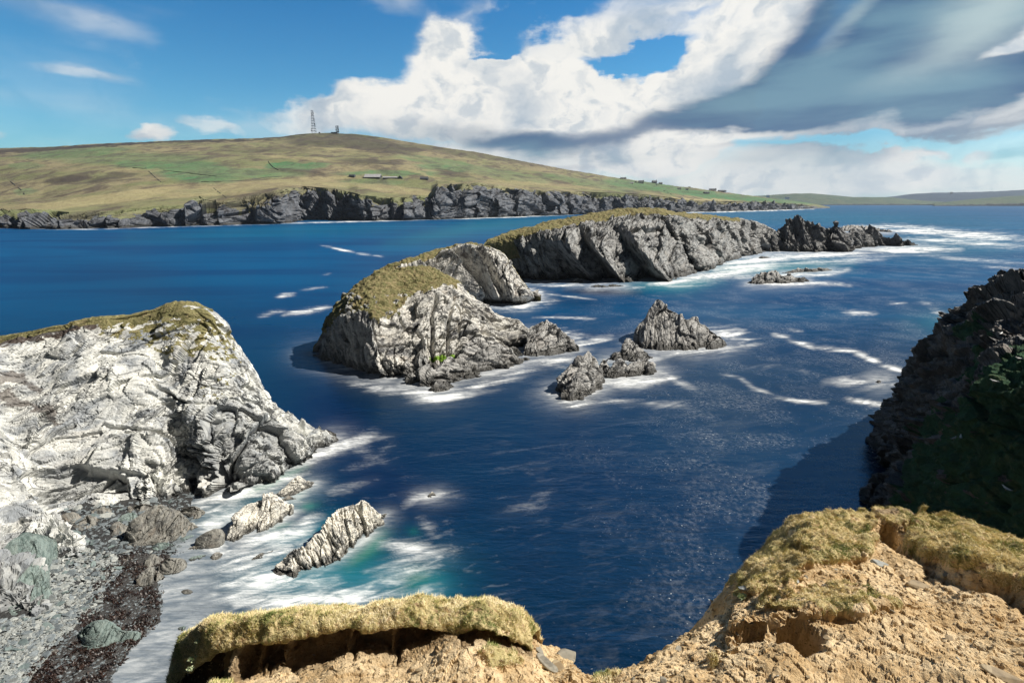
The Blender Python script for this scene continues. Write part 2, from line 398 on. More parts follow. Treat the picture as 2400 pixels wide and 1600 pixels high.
M_MOSS = turfmat('dark_grass', (0.055, 0.115, 0.06), (0.035, 0.07, 0.04), (0.09, 0.12, 0.06), 0.8)

# ---------------------------------------------------------------- lofted rock masses
WATERLINES = []               # (pixel polyline of a foot in the sea) used to lay foam round it
def ridge(cols, n, nf, nb, back=None, low=2.0):
    """cols: foot px, py, z | crest px, py, distance | steepness | depth behind the crest"""
    A = resample(cols, n, key=3)
    B = on(A[:, 0], A[:, 1], 0); d = B - (0, 0, H); B = np.array([0, 0, H]) + d * ((A[:, 2] - H) / (-H))[:, None]
    K = at(A[:, 3], A[:, 4], A[:, 5]); K[:, 2] = np.maximum(K[:, 2], A[:, 2] + 0.02)
    rows = []; S = []
    for s in np.linspace(0, 1, nf) ** 0.9:
        h = (s ** A[:, 6])[:, None]
        P = B * (1 - h) + K * h; P[:, 2] = B[:, 2] + (K[:, 2] - B[:, 2]) * s
        rows.append(P); S.append(s)
    out = B - K; out[:, 2] = 0; out /= np.linalg.norm(out, axis=1, keepdims=True) + 1e-6
    low1 = B + out * low * 0.35; low1[:, 2] = B[:, 2] - low
    rows.insert(0, low1); S.insert(0, -0.05)
    bd = -out * 0.5 + np.array([0.0, 0.9, 0]) if back is None else np.broadcast_to(np.array(back, float), out.shape)
    bd = bd / np.linalg.norm(bd, axis=1, keepdims=True)
    for u in np.linspace(0, 1, nb + 1)[1:]:
        P = K + bd * (A[:, 7] * u)[:, None]; P[:, 2] = K[:, 2] - (K[:, 2] + 3) * u ** 1.7
        rows.append(P); S.append(1 + u)
    G = np.stack(rows); S = np.array(S)[:, None] * np.ones(n)[None]
    return G, S, A
def relief(G, S, L, R, seed, fine=3, amp=1.0, extra=None, endfade=True, crest=1.0, smooth=6):
    N = normals(smoothgrid(G, smooth)); c = (N * (np.array([0, 0, H]) - G)).sum(-1)
    if np.median(c[:max(3, G.shape[0] // 2)]) < 0: N = -N
    d = rock(G, L, R, seed, fine, amp)
    if endfade:
        n = G.shape[1]; u = np.arange(n) / (n - 1.0); d = d * (0.25 + 0.75 * np.minimum(sstep(0, .04, u), sstep(0, .04, 1 - u)))[None]
    d = d * np.where(S > 1, 0.6, 1.0) * (1 - (1 - crest) * np.exp(-((S - 1) / 0.06) ** 2))
    if extra is not None: d = d + extra
    return G + N * d[..., None], N
def skerry(name, label, cat, pts, mat, L, seed, k=0.7, bz=0.0, strike=60, dip=55, res=2.2, amp=1.0, bw=0.9, p=1.0, group=None, foam=True, fine=3, tmul=1.0):
    """isolated rock from (x, foot y, crest y) pixel stations"""
    cols = []
    for q in pts:
        x, by, cy = q[:3]; cx = q[3] if len(q) > 3 else x
        z = bz(x, by) if callable(bz) else bz
        tb = float(depth(on(x, by, z))); hpx = max(by - cy, 0.3); m = hpx * tb / F
        cols.append((x, by, z, cx, cy, tb + k * m, p, 0.25 + bw * m))
    xs = [c[0] for c in cols]; n = int(np.clip((max(xs) - min(xs)) / res, 14, 260)); hp = max(c[1] - c[4] for c in cols)
    nf = int(np.clip(hp / res, 8, 150)); G, S, A = ridge(cols, n, nf, max(6, nf // 3), low=min(1.5, L * 1.2))
    G2, N = relief(G, S, L * 1.45, frame(strike, dip), seed, fine + 1, amp * .46)
    o0 = np.array([G[1, :, 0].mean(), G[1, :, 1].mean(), A[:, 2].mean()])
    o = link(name, mesh(name, G2 - o0, quads(*G2.shape[:2])), mat, None, label=label, cat=cat, group=group)
    o.location = o0
    if foam: WATERLINES.append([(c[0], c[1]) for c in cols])
    return o

# --- the shore line and the beach
SHORE = [(520, 1120), (459, 1141), (436, 1210), (405, 1290), (366, 1368), (381, 1406), (368, 1456), (320, 1506), (276, 1552), (235, 1640), (180, 1760)]
_sw = on(np.array([p[0] for p in SHORE]), np.array([p[1] for p in SHORE]))[:, :2]
def zbeach(x, y):
    best = np.full(np.shape(x), 1e9); sg = np.zeros(np.shape(x))
    for k in range(len(_sw) - 1):
        (x0, y0), (x1, y1) = _sw[k], _sw[k + 1]; dx, dy = x1 - x0, y1 - y0
        t = np.clip(((x - x0) * dx + (y - y0) * dy) / (dx * dx + dy * dy), 0, 1)
        ex, ey = x - x0 - t * dx, y - y0 - t * dy; d = np.hypot(ex, ey); m = d < best
        best = np.where(m, d, best); sg = np.where(m, dx * ey - dy * ex, sg)
    s = np.where(sg < 0, 1, -1) * best          # inland is positive
    return np.where(s > 0, 0.16 * np.minimum(s, 9) + 0.03, 0.06 * s)
def onbeach(px, py):
    z = 0.5
    for _ in range(5):
        P = on(px, py, 0); d = P - (0, 0, H); P = np.array([0, 0, H]) + d * ((z - H) / (-H) if np.ndim(z) == 0 else ((z - H) / (-H))[..., None])
        z = zbeach(P[..., 0], P[..., 1])
    P[..., 2] = z
    return P
def bzf(px, py): return float(onbeach(np.array(float(px)), np.array(float(py)))[2])

def ground_materials():
    m, T, b = material('shingle')
    pos = T.n('ShaderNodeNewGeometry').outputs['Position']
    v = T.n('ShaderNodeTexVoronoi'); v.inputs['Scale'].default_value = 7; T.l(T.vm('ADD', pos, T.vm('SCALE', T.noise(pos, 5, 3, out=1), 0.12)), v.inputs[0])
    v2 = T.n('ShaderNodeTexVoronoi'); v2.inputs['Scale'].default_value = 22; T.l(pos, v2.inputs[0])
    sep = T.n('ShaderNodeSeparateColor'); T.l(v.outputs['Color'], sep.inputs[0])
    c = T.mix(sep.outputs[0], (0.07, 0.08, 0.085, 1), (0.26, 0.28, 0.27, 1))
    c = T.mix(T.mr(v.outputs['Distance'], 0.02, 0.09), c, (0.03, 0.03, 0.03, 1))
    sep2 = T.n('ShaderNodeSeparateColor'); T.l(v2.outputs['Color'], sep2.inputs[0])
    dk = T.mix(sep2.outputs[0], (0.015, 0.014, 0.013, 1), (0.07, 0.065, 0.06, 1))
    at_ = T.n('ShaderNodeAttribute', attribute_name='kelp')
    c = T.mix(at_.outputs['Fac'], c, dk)
    T.put(b.inputs['Base Color'], c); b.inputs['Roughness'].default_value = 0.6
    bp = T.n('ShaderNodeBump'); bp.inputs['Distance'].default_value = 0.05
    T.l(T.m('ADD', T.m('MULTIPLY', v.outputs['Distance'], -1), T.m('MULTIPLY', v2.outputs['Distance'], -0.5)), bp.inputs['Height']); T.l(bp.outputs[0], b.inputs['Normal'])
    return m
M_SHINGLE = ground_materials()
KELP = [(430, 1290), (380, 1340), (385, 1400), (375, 1460), (320, 1510), (260, 1600), (60, 1640), (60, 1580), (130, 1500), (190, 1440), (215, 1400), (230, 1340), (300, 1290)]
def build_beach():
    u, v = np.meshgrid(np.linspace(-250, 760, 420), np.linspace(1090, 1800, 300))
    P = on(u, v, 0.0); P[..., 2] = zbeach(P[..., 0], P[..., 1]) + 0.06 * fbm(P * 1.3, 4) * sstep(-2, 2, zbeach(P[..., 0], P[..., 1]) * 10)
    px, py = proj(P); wx = px + 22 * perlin(P * 0.5); wy = py + 22 * perlin(P * 0.5 + 9)
    k = smoothgrid(inpoly(wx, wy, KELP).astype(float), 8)
    link('beach', mesh('beach', P, quads(*P.shape[:2]), attrs={'kelp': k}), M_SHINGLE, kind='structure')
build_beach()

# --- the pale headland on the left
def build_headland():
    z = bzf
    cols = [(-220, 1620, 1.6, -1500, 930, 42, 1.3, 12), (0, 1452, 1.5, -980, 850, 47, 1.4, 12), (82, 1438, 1.4, -700, 820, 51, 1.3, 12), (120, 1400, 1.4, -520, 805, 54, 1.2, 12),
            (104, 1325, 1.4, -370, 797, 56.5, 1.1, 12), (165, 1306, 1.3, -280, 793, 58, 1.1, 12), (196, 1284, 1.2, -200, 791, 59, 1.15, 12), (128, 1210, 1.4, -100, 788, 60, 1.2, 12),
            (180, 1190, 1.3, 0, 784, 61.5, 1.2, 12), (245, 1187, 1.0, 105, 766, 62.5, 1.15, 12), (314, 1178, .7, 207, 747, 63.5, 1.15, 12), (383, 1178, .4, 290, 737, 65, 1.15, 12),
            (452, 1144, 0, 344, 727, 66, 1.15, 11), (505, 1153, 0, 400, 716, 67, 1.15, 11), (547, 1154, 0, 440, 713, 67.6, 1.2, 10), (597, 1135, 0, 478, 720, 68.2, 1.25, 9),
            (651, 1109, 0, 524, 762, 69, 1.3, 8), (690, 1092, 0, 555, 808, 69.5, 1.4, 8), (712, 1080, 0, 598, 880, 70, 1.4, 7), (735, 1062, 0, 618, 940, 70, 1.3, 6), (762, 1046, 0, 662, 965, 69.8, 1.1, 5),
            (778, 1036, 0, 712, 1003, 69, 1, 3), (786, 1027, 0, 756, 1012, 68.6, 1, 2), (789, 1024, 0, 787, 1023, 68.2, 1, 1)]
    G, S, A = ridge(cols, 620, 300, 40, back=(-.25, 1, 0))
    px, py = proj(G)
    d = np.zeros(px.shape)
    cr = [([(176, 996), (120, 1025), (57, 1066)], 9, 1.2), ([(383, 967), (337, 990), (306, 1013), (260, 1032), (207, 1078)], 5, .8),
          ([(249, 1000), (306, 1005), (364, 1017), (406, 1040), (459, 1047), (513, 1067)], 6, 1.0), ([(406, 1047), (475, 1093), (528, 1105)], 7, 1.0),
          ([(631, 979), (589, 1017), (559, 1063), (536, 1105), (513, 1152)], 9, 1.7), ([(360, 898), (406, 929), (444, 952), (475, 956), (536, 925), (608, 923)], 6, 1.0),
          ([(452, 948), (444, 1017), (421, 1063), (406, 1093), (387, 1132), (390, 1166)], 5, .8), ([(115, 1193), (172, 1166), (230, 1135), (268, 1109), (298, 1128), (304, 1166)], 7, 1.1),
          ([(230, 902), (272, 881)], 3.5, .5), ([(69, 1120), (100, 1142), (135, 1135), (190, 1118)], 4, .6), ([(70, 1150), (120, 1165), (170, 1145)], 4, .6), ([(574, 1024), (620, 1070), (651, 1090)], 4, .6),
          ([(470, 1060), (530, 1085)], 4, .6), ([(330, 1185), (345, 1130), (372, 1095)], 3, .35), ([(75, 1100), (130, 1105), (170, 1092)], 4, .5), ([(440, 870), (470, 900), (520, 912)], 3, .4), ([(340, 830), (380, 868), (430, 880)], 3, .3)]
    jx = px + 5 * fbm(G * 0.35, 3); jy = py + 5 * fbm(G * 0.35 + 5, 3)
    for pl, w, a in cr:
        ds, al = segdist(jx, jy, pl)
        side = 0
        d -= 1.25 * a * np.exp(-(ds / (w * 0.34)) ** 2) * (0.35 + 0.65 * np.sin(al * 3.14)) * (0.55 + .6 * np.clip(fbm(G * .5, 3, seed=31) + .5, 0, 1))
        # the bed above each joint stands proud of the one under it
        ds2, _ = segdist(jx, jy + w * 1.3, pl); d += a * 0.30 * np.exp(-(ds2 / (w * 0.9)) ** 2)
    # broad folds of the slab: buttress of bedded rock on the right, hollow on the left
    blk = lambda poly, a, k: a * smoothgrid(inpoly(jx, jy, poly).astype(float), k)
    d += blk([(444, 960), (540, 930), (612, 925), (625, 985), (560, 1060), (520, 1120), (440, 1040)], 0.9, 3)
    d += blk([(560, 1068), (632, 985), (712, 1010), (735, 1065), (640, 1115), (540, 1160)], 0.8, 3)
    d -= blk([(70, 1100), (180, 1085), (290, 1120), (300, 1150), (200, 1150), (115, 1195), (85, 1170)], 1.0, 3)
    d += blk([(200, 1100), (260, 1020), (400, 1030), (440, 1080), (400, 1120), (300, 1105)], 0.7, 3)
    d += 1.0 * fbm(G / 9, 3, seed=3) * sstep(0, .2, S)
    lowk = 0.55 + 0.75 * sstep(830, 1120, py) * sstep(250, 480, px) + 0.5 * sstep(0.25, 0, S)
    G2, N = relief(G, S, 2.6, frame(55, 50), 11, 5, 0.58, crest=0.5)
    lowk = lowk * (1 - .90 * sstep(1180, 1260, py) * sstep(260, 120, px))
    G2 = G + (G2 - G) * lowk[..., None] + N * d[..., None] * np.where(S > 1, 0.3, 1)[..., None]
    lw = sstep(1180, 1260, py) * sstep(260, 120, px) * (S < 1)
    c1, e1 = cells(G / 3.2 + .2 * fbm(G / 3, 2)[..., None], 5); c2, e2 = cells(G / 1.1, 6); c3, e3 = cells(G / .4, 7)
    G2 = G2 + N * (lw * (1.3 * c1 + .55 * c2 + .2 * c3 - .35 * np.exp(-(e1 / .07) ** 2)))[..., None]
    px, py = proj(G2); jit = 12 * fbm(G2 * 0.7, 4, 0.6, seed=2)
    wx, wy = px + jit, py + 10 * fbm(G2 * 0.8, 4, 0.6, seed=5)
    soil = inpoly(wx, wy, [(-300, 790), (0, 787), (120, 768), (210, 750), (250, 749), (225, 764), (160, 780), (90, 796), (0, 815), (-300, 830)]).astype(float)
    soil += 0.75 * inpoly(wx, wy, [(-20, 868), (40, 875), (105, 915), (108, 925), (60, 905), (0, 895), (-30, 890)])
    soil += 0.75 * inpoly(wx, wy, [(-20, 908), (30, 915), (70, 950), (120, 945), (135, 975), (140, 1000), (90, 965), (50, 953), (-20, 930)])
    nz = fbm(G2 * 0.9 * np.array([1, 1, 2.2]), 5, 0.62, seed=8)
    turf = ((S > 0.975) & (px < 500) & (S < 1.6)) | (inpoly(wx, wy, [(215, 752), (300, 735), (421, 716), (480, 722), (545, 780), (570, 850), (525, 850), (470, 830), (400, 845), (350, 815), (300, 800), (240, 790)]) & (nz > 0.02 - 0.9 * sstep(790, 722, py)))
    turf |= inpoly(wx, wy, [(470, 900), (510, 850), (560, 880), (520, 940), (470, 930)]) & (nz > 0.35)
    slate_and_shade = smoothgrid((inpoly(wx, wy, [(470, 965), (540, 940), (600, 960), (640, 985), (700, 1010), (712, 1085), (640, 1120), (520, 1150), (470, 1110), (440, 1050)]) | inpoly(wx, wy, [(80, 1100), (170, 1085), (290, 1120), (300, 1150), (200, 1150), (115, 1195), (85, 1170)])).astype(float), 2)
    slate_and_shade = np.maximum(slate_and_shade, smoothgrid(inpoly(wx, wy, [(-400, 1235), (20, 1245), (90, 1275), (110, 1330), (125, 1400), (90, 1470), (-400, 1480)]).astype(float), 3))
    slate_and_shade = slate_and_shade * (0.65 + .35 * sstep(-.3, .3, fbm(G2 * .6, 3, seed=21))) + .45 * sstep(.1, .6, fbm(G2 * np.array([.3, .3, .5]), 4, .6, seed=22))
    root = empty('rocky_headland', (G[1, :, 0].mean(), G[1, :, 1].mean(), 0), label='pale sunlit slab headland sloping into the bay beside the shingle beach', cat='headland')
    split('rock_face', 'turf_cap', G2, turf & (px < 600), M_HEAD, M_TURFH, root, {'soil': np.clip(soil, 0, 1), 'slate_and_shade': np.clip(slate_and_shade, 0, 1)}, np.array(root.location))
    WATERLINES.append([(c[0], c[1]) for c in cols if c[0] > 450])
build_headland()

# --- the long island: three turf-capped knolls and a bare reef
def build_island_near():
    cols = [(729, 829, 0, 731, 822, 106, 1, 1), (738, 834, 0, 752, 780, 107, 1.6, 4), (760, 843, 0, 778, 728, 108, 3.5, 8), (790, 853, 0, 822, 680, 109.5, 5, 10), (830, 863, 0, 862, 650, 110.5, 5, 12),
            (862, 872, 0, 897, 636, 111.5, 4.5, 12), (898, 884, 0, 941, 628, 112.5, 2.0, 12), (935, 880, 0, 975, 625, 113.5, 1.7, 12), (986, 874, 0, 1009, 626, 114.5, 1.6, 12), (1040, 872, 0, 1046, 643, 115.5, 1.5, 12),
            (1100, 870, 0, 1076, 663, 116.5, 1.3, 10), (1150, 862, 0, 1104, 690, 117, 1.2, 8), (1200, 846, 0, 1140, 722, 117.5, 1.1, 7), (1222, 815, 0, 1175, 742, 118, 1.0, 5), (1232, 801, 0, 1208, 752, 118, 1.0, 4), (1240, 792, 0, 1238, 782, 118, 1, 1)]
    G, S, A = ridge(cols, 420, 230, 40)
    px, py = proj(G)
    jx = px + 5 * fbm(G * 0.2, 3); jy = py + 5 * fbm(G * 0.2 + 5, 3); d = np.zeros(px.shape)
    for pl, w, a in [([(1018, 700), (1010, 760), (1012, 820), (1015, 845)], 6, 1.3), ([(1062, 690), (1052, 760), (1052, 830)], 5, 1.2), ([(930, 740), (960, 770), (1000, 800), (1012, 830)], 4, .8),
                     ([(1090, 690), (1080, 750), (1075, 790)], 4, .8), ([(870, 760), (900, 800), (960, 810)], 4, .7), ([(866, 720), (880, 790), (870, 850)], 4, .6), ([(1110, 740), (1180, 760), (1225, 780)], 3, .6)]:
        ds, al = segdist(jx, jy, pl); d -= a * np.exp(-(ds / (w * 0.7)) ** 2)
    d += 1.6 * fbm(G / 11, 3, seed=4) * sstep(0, .2, S)
    G2, N = relief(G, S, 3.0, frame(40, 58), 21, 5, 0.62, crest=0.35)
    k = np.where(S > 0.85, 0.5, 1.0) * (1 - .55 * sstep(900, 860, px) * (py > 700)) * (1 + 0.5 * sstep(0.3, 0, S)); k = smoothgrid(k, 4)
    px, py = proj(G); wx = px + 16 * fbm(G * 0.33, 4, 0.6, seed=2); wy = py + 12 * fbm(G * 0.35, 4, 0.6, seed=5)
    turf = inpoly(wx, wy, [(748, 790), (800, 745), (853, 725), (868, 745), (900, 748), (925, 732), (950, 703), (1000, 680), (1025, 668), (1070, 672), (1090, 650), (1009, 605), (895, 610), (750, 720)]) & (px > 756)
    turf |= (S > 1.0) & (S < 1.5)
    tm = smoothgrid(turf.astype(float), 3)
    turf &= ~((fbm(G / 1.6, 4, .65, seed=33) > .45) & (py > 690)); tm = smoothgrid(turf.astype(float), 2)
    tus = 0.30 * np.abs(perlin(G / 0.9)) + 0.35 * fbm(G / 2.5, 4, .6, seed=9)
    G2 = G + (G2 - G) * (k * (1 - 0.75 * tm))[..., None] + N * (d * (1 - tm) + tus * tm * 1.1)[..., None]
    alg = smoothgrid(inpoly(wx * .4 + px * .6, wy * .3 + py * .7, [(1000, 834), (1030, 829), (1062, 829), (1070, 838), (1040, 843), (1005, 842)]).astype(float), 1)
    root = empty('rocky_island', (G[1, :, 0].mean(), G[1, :, 1].mean(), 0), label='nearest pale rock island with thick tussocky turf and a black shaded left face', cat='island', group='turf topped knolls of the tidal ridge')
    split('rock_face', 'turf_cap', G2, turf, M_ISLE, M_TURF, root, {'algae': alg, 'slate_and_shade': smoothgrid((sstep(884, 866, wx * .5 + px * .5) * (0.75 + .25 * sstep(-.4, .4, fbm(G * .5, 4, seed=41))) + .55 * sstep(.2, .7, fbm(G * .25, 4, .6, seed=42))), 1)}, np.array(root.location))  # left face painted dark as shade, plus random grey patches
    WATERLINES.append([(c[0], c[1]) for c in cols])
build_island_near()
def build_island_mid():
    cols = [(852, 742, 0, 866, 652, 141, 1.5, 8), (900, 738, 0, 893, 628, 147, 1.7, 14), (960, 735, 0, 958, 606, 151, 1.7, 16), (1020, 730, 0, 1012, 587, 156, 1.6, 16), (1080, 720, 0, 1058, 577, 160, 1.5, 16),
            (1120, 713, 0, 1103, 569, 163, 1.5, 14), (1160, 711, 0, 1136, 574, 165, 1.5, 12), (1200, 711, 0, 1174, 591, 166, 1.5, 10), (1224, 711, 0, 1206, 628, 165, 1.3, 8), (1240, 706, 0, 1234, 672, 163, 1.2, 5), (1262, 699, 0, 1256, 692, 161, 1, 2), (1269, 697, 0, 1268, 696, 160, 1, 1)]
    G, S, A = ridge(cols, 300, 130, 30)
    px, py = proj(G); a_ = px - 0.75 * (py - 600)
    saw = np.interp(a_, [850, 960, 985, 1040, 1060, 1090, 1105, 1125, 1160, 1185], [0, 5.0, 0, 5.5, .5, 6.0, 1.0, 4.5, 1.5, 0])
    G2, N = relief(G, S, 3.2, frame(35, 62), 31, 4, 0.6, crest=0.3)
    wx = px + 8 * fbm(G * 0.2, 4, 0.6, seed=2); wy = py + 7 * fbm(G * 0.22, 4, 0.6, seed=5)
    turf = ((S > 0.80 + 0.16 * sstep(950, 1090, px) + 0.05 * fbm(G * 0.2, 3, seed=3)) & (px < 1150)) | ((S > 1) & (S < 1.6))
    tm = smoothgrid(turf.astype(float), 3)
    G2 = G + (G2 - G) * (1 - 0.8 * tm)[..., None] + N * ((saw * sstep(1, .75, S) * sstep(0, .1, S) + 1.3 * fbm(G / 12, 3, seed=6)) * (1 - tm) + tm * (0.5 * np.abs(perlin(G / 1.5)) + .4 * fbm(G / 4, 3)))[..., None]
    root = empty('rocky_island', (G[1, :, 0].mean(), G[1, :, 1].mean(), 0), label='middle island knoll of steeply tilted grey beds behind the tussocky island', cat='island', group='turf topped knolls of the tidal ridge')
    split('rock_face', 'turf_cap', G2, turf, M_ISLE, M_TURF, root, None, np.array(root.location))
    WATERLINES.append([(c[0], c[1]) for c in cols[5:]])
build_island_mid()
def build_island_long():
    cols = [(1110, 650, 0, 1130, 575, 192, 1.6, 12), (1170, 652, 0, 1152, 561, 197, 2.0, 20), (1222, 654, 0, 1194, 545, 205, 5, 24), (1260, 658, 0, 1240, 531, 211, 6, 26), (1300, 658, 0, 1282, 521, 216, 6, 28), (1381, 653, 0, 1334, 511, 221, 5, 30),
            (1440, 652, 0, 1390, 500, 228, 3.5, 30), (1488, 651, 0, 1446, 492, 234, 2.6, 30), (1554, 649, 0, 1519, 487, 242, 1.6, 30), (1596, 646, 0, 1552, 488, 246, 1.5, 28), (1642, 639, 0, 1582, 497, 258, 1.3, 26), (1680, 623, 0, 1640, 502, 277, 1.3, 26),
            (1722, 607, 0, 1700, 508, 302, 1.2, 24), (1773, 595, 0, 1752, 514, 330, 1.2, 20), (1810, 590, 0, 1790, 525, 344, 1.1, 16), (1835, 589, 0, 1822, 545, 352, 1, 10), (1850, 589, 0, 1848, 580, 355, 1, 4)]
    G, S, A = ridge(cols, 560, 150, 30)
    px, py = proj(G); a_ = px - 0.72 * (py - 500) + 5 * fbm(G * 0.06, 3)
    saw = np.interp(a_, [1120, 1180, 1225, 1296, 1308, 1322, 1364, 1400, 1408, 1462, 1532, 1540, 1550, 1578, 1604, 1618, 1640, 1662, 1690, 1705, 1730, 1752, 1775],
                    [0, 1, -3, 13, 4, 0, 17, 4, -1, 18, 0, -5, 3, 8, -3, 5, 7, -1, 4, 7, -1, 4.5, 0])
    G0 = G; G2, N = relief(G, S, 5.0, frame(35, 62), 41, 4, 0.6, crest=0.25)
    turf = (S > 0.86 + 0.05 * sstep(1250, 1500, px) + 0.05 * fbm(G * 0.1, 4, seed=3)) & (px < 1735) & (S < 1.7)
    turf |= (px < 1205 + 0.2 * (py - 560) + 6 * fbm(G * .12, 3)) & (S > 0.45)
    tm = smoothgrid(turf.astype(float), 3)
    G = G + np.array([-.35, -.93, 0]) * ((saw - 3) * sstep(.97, .55, S))[..., None]
    G2 = G + (G2 - G0) * (1 - 0.85 * tm)[..., None] + N * ((1.6 * fbm(G / 22, 3, seed=6) * sstep(1, .8, S)) * (1 - tm) + tm * (0.6 * np.abs(perlin(G / 2)) + .6 * fbm(G / 6, 3)))[..., None]
    root = empty('rocky_island', (G[1, :, 0].mean(), G[1, :, 1].mean(), 0), label='longest and highest island ridge with black gullies between bright tilted slabs', cat='island', group='turf topped knolls of the tidal ridge')
    split('rock_face', 'turf_cap', G2, turf, M_RIDGE, M_TURF, root, None, np.array(root.location))
    WATERLINES.append([(c[0], c[1]) for c in cols[2:]])
build_island_long()
M_REEF = rockmat('black_reef_rock', (0.15, 0.15, 0.15), (0.03, 0.03, 0.035), 3.0, 70, 60, wet=3.0, crack=0.5, rust=0.1)
skerry('rocky_reef', 'black jagged bare reef running out to sea from the end of the long ridge', 'reef',
       [(1806, 590, 572), (1818, 590, 545), (1832, 589, 530), (1848, 590, 518), (1866, 590, 514), (1886, 590, 513), (1905, 590, 521), (1914, 590, 527), (1937, 588, 540), (1952, 589, 530), (1965, 590, 528), (1989, 588, 545), (2003, 584, 536), (2020, 581, 538), (2045, 579, 538),
        (2063, 578, 543), (2087, 577, 556), (2100, 577, 558), (2124, 576, 566), (2146, 575, 572), (2152, 575, 574)], M_REEF, 6.5, 51, k=0.6, strike=35, res=1.5, amp=1.25, bw=0.9)
skerry('flat_skerry', 'low pale wave-washed skerry behind the black reef', 'skerry', [(1965, 541, 540), (1978, 542, 530), (1996, 542, 527), (2020, 542, 530), (2050, 543, 533), (2080, 544, 539), (2092, 544, 543)], M_STACK, 3.0, 52, k=1.5, res=1.6)
skerry('sea_stack', 'tall pointed dark sea stack with bright slanting right side', 'sea stack',
       [(1486, 806, 800), (1490, 812, 778), (1500, 816, 762, 1497), (1513, 819, 744), (1526, 820, 722), (1540, 821, 700), (1553, 822, 708), (1570, 822, 722), (1596, 822, 739), (1612, 822, 748), (1628, 821, 742), (1642, 820, 756), (1654, 818, 760), (1666, 817, 772), (1684, 815, 786), (1694, 812, 797), (1703, 809, 807)],
       M_STACK, 4.2, 61, k=0.75, strike=40, dip=60, res=1.4, amp=0.36, bw=0.8, fine=4)
skerry('sea_stack', 'small dark pointed rock at the left foot of the tall stack', 'sea stack', [(1428, 842, 838), (1440, 844, 828), (1452, 845, 826), (1462, 846, 806), (1472, 846, 793), (1483, 846, 800), (1495, 846, 812), (1507, 844, 820), (1520, 842, 832), (1530, 839, 836)], M_STACK, 1.5, 62, k=0.8, res=1.8)
skerry('sea_stack', 'ragged pale twin-topped rock standing in foam left of the tall stack', 'sea stack',
       [(1301, 915, 912), (1308, 924, 898), (1320, 931, 880), (1332, 936, 866), (1343, 937, 848), (1358, 937, 834), (1368, 934, 836), (1380, 926, 824), (1390, 918, 836), (1400, 908, 852), (1410, 900, 866), (1416, 893, 886)], M_STACK, 1.7, 63, k=0.85, res=1.8, amp=1.1)
skerry('low_skerry', 'jagged low row of dark rocks joined to the ragged twin-topped rock', 'skerry',
       [(1406, 878, 862), (1414, 881, 842), (1426, 883, 850), (1440, 884, 866), (1455, 884, 850), (1466, 883, 846), (1480, 882, 856), (1494, 880, 846), (1504, 879, 848), (1511, 878, 834), (1522, 877, 852), (1532, 874, 862), (1540, 872, 870)], M_STACK, 1.6, 64, k=0.8, res=1.8, amp=1.2)
skerry('sea_stack', 'domed pale rock close off the right end of the tussocky island', 'sea stack',
       [(1228, 832, 826), (1234, 834, 800), (1240, 834, 772), (1252, 834, 762), (1262, 834, 757), (1273, 833, 754), (1288, 833, 757), (1300, 831, 763), (1312, 830, 773), (1326, 829, 784), (1338, 828, 792), (1350, 825, 803), (1357, 821, 815)], M_STACK, 1.8, 65, k=0.85, res=1.8)
skerry('rocky_shelf', 'jagged grey rock shelf at the seaward foot of the tussocky island', 'skerry',
       [(950, 890, 884), (972, 897, 880), (990, 900, 868), (1012, 908, 872), (1030, 905, 866), (1050, 899, 845), (1072, 892, 842), (1088, 888, 808), (1104, 885, 798), (1120, 882, 790), (1136, 878, 802), (1152, 875, 800), (1170, 868, 818), (1190, 862, 822), (1210, 856, 836), (1232, 846, 840), (1242, 842, 840)],
       M_STACK, 2.4, 66, k=0.9, res=1.9, amp=1.15)
skerry('small_skerry', 'small pale rock awash in front of the jagged shelf', 'skerry', [(1004, 915, 914), (1012, 918, 908), (1024, 918, 896), (1040, 916, 890), (1056, 911, 898), (1066, 906, 905)], M_STACK, 1.0, 67, k=0.8, res=1.8)
skerry('low_islet', 'low comb-toothed islet ringed by foam right of the long ridge', 'skerry',
       [(1752, 664, 663), (1764, 665, 654), (1776, 665, 646), (1790, 665, 638), (1806, 665, 637), (1818, 665, 636), (1834, 665, 644), (1850, 664, 642), (1868, 662, 650), (1884, 662, 648), (1897, 660, 657)], M_STACK, 2.2, 68, k=1.1, res=1.5, amp=1.2)
skerry('flat_skerry', 'flat broken ledge just behind the comb-toothed islet', 'skerry', [(1832, 640, 639), (1850, 640, 635), (1872, 639, 629), (1900, 638, 631), (1925, 636, 628), (1950, 634, 632)], M_STACK, 1.6, 69, k=1.6, res=1.6)
skerry('small_skerry', 'little pale rock awash under the black gullies of the long ridge', 'skerry', [(1336, 662, 661), (1344, 663, 656), (1356, 663, 652), (1366, 662, 658)], M_STACK, 1.2, 70, k=1, res=1.6)
skerry('small_skerry', 'string of tiny rocks awash right of the little pale rock', 'skerry', [(1384, 672, 671), (1400, 673, 668), (1420, 673, 670), (1436, 672, 667), (1462, 671, 670)], M_STACK, 1.0, 71, k=1, res=1.6)
skerry('small_skerry', 'small flat rock awash below the bright end of the long ridge', 'skerry', [(1778, 605, 604), (1788, 606, 600), (1800, 605, 602), (1806, 604, 603)], M_STACK, 1.2, 72, k=1, res=1.6)

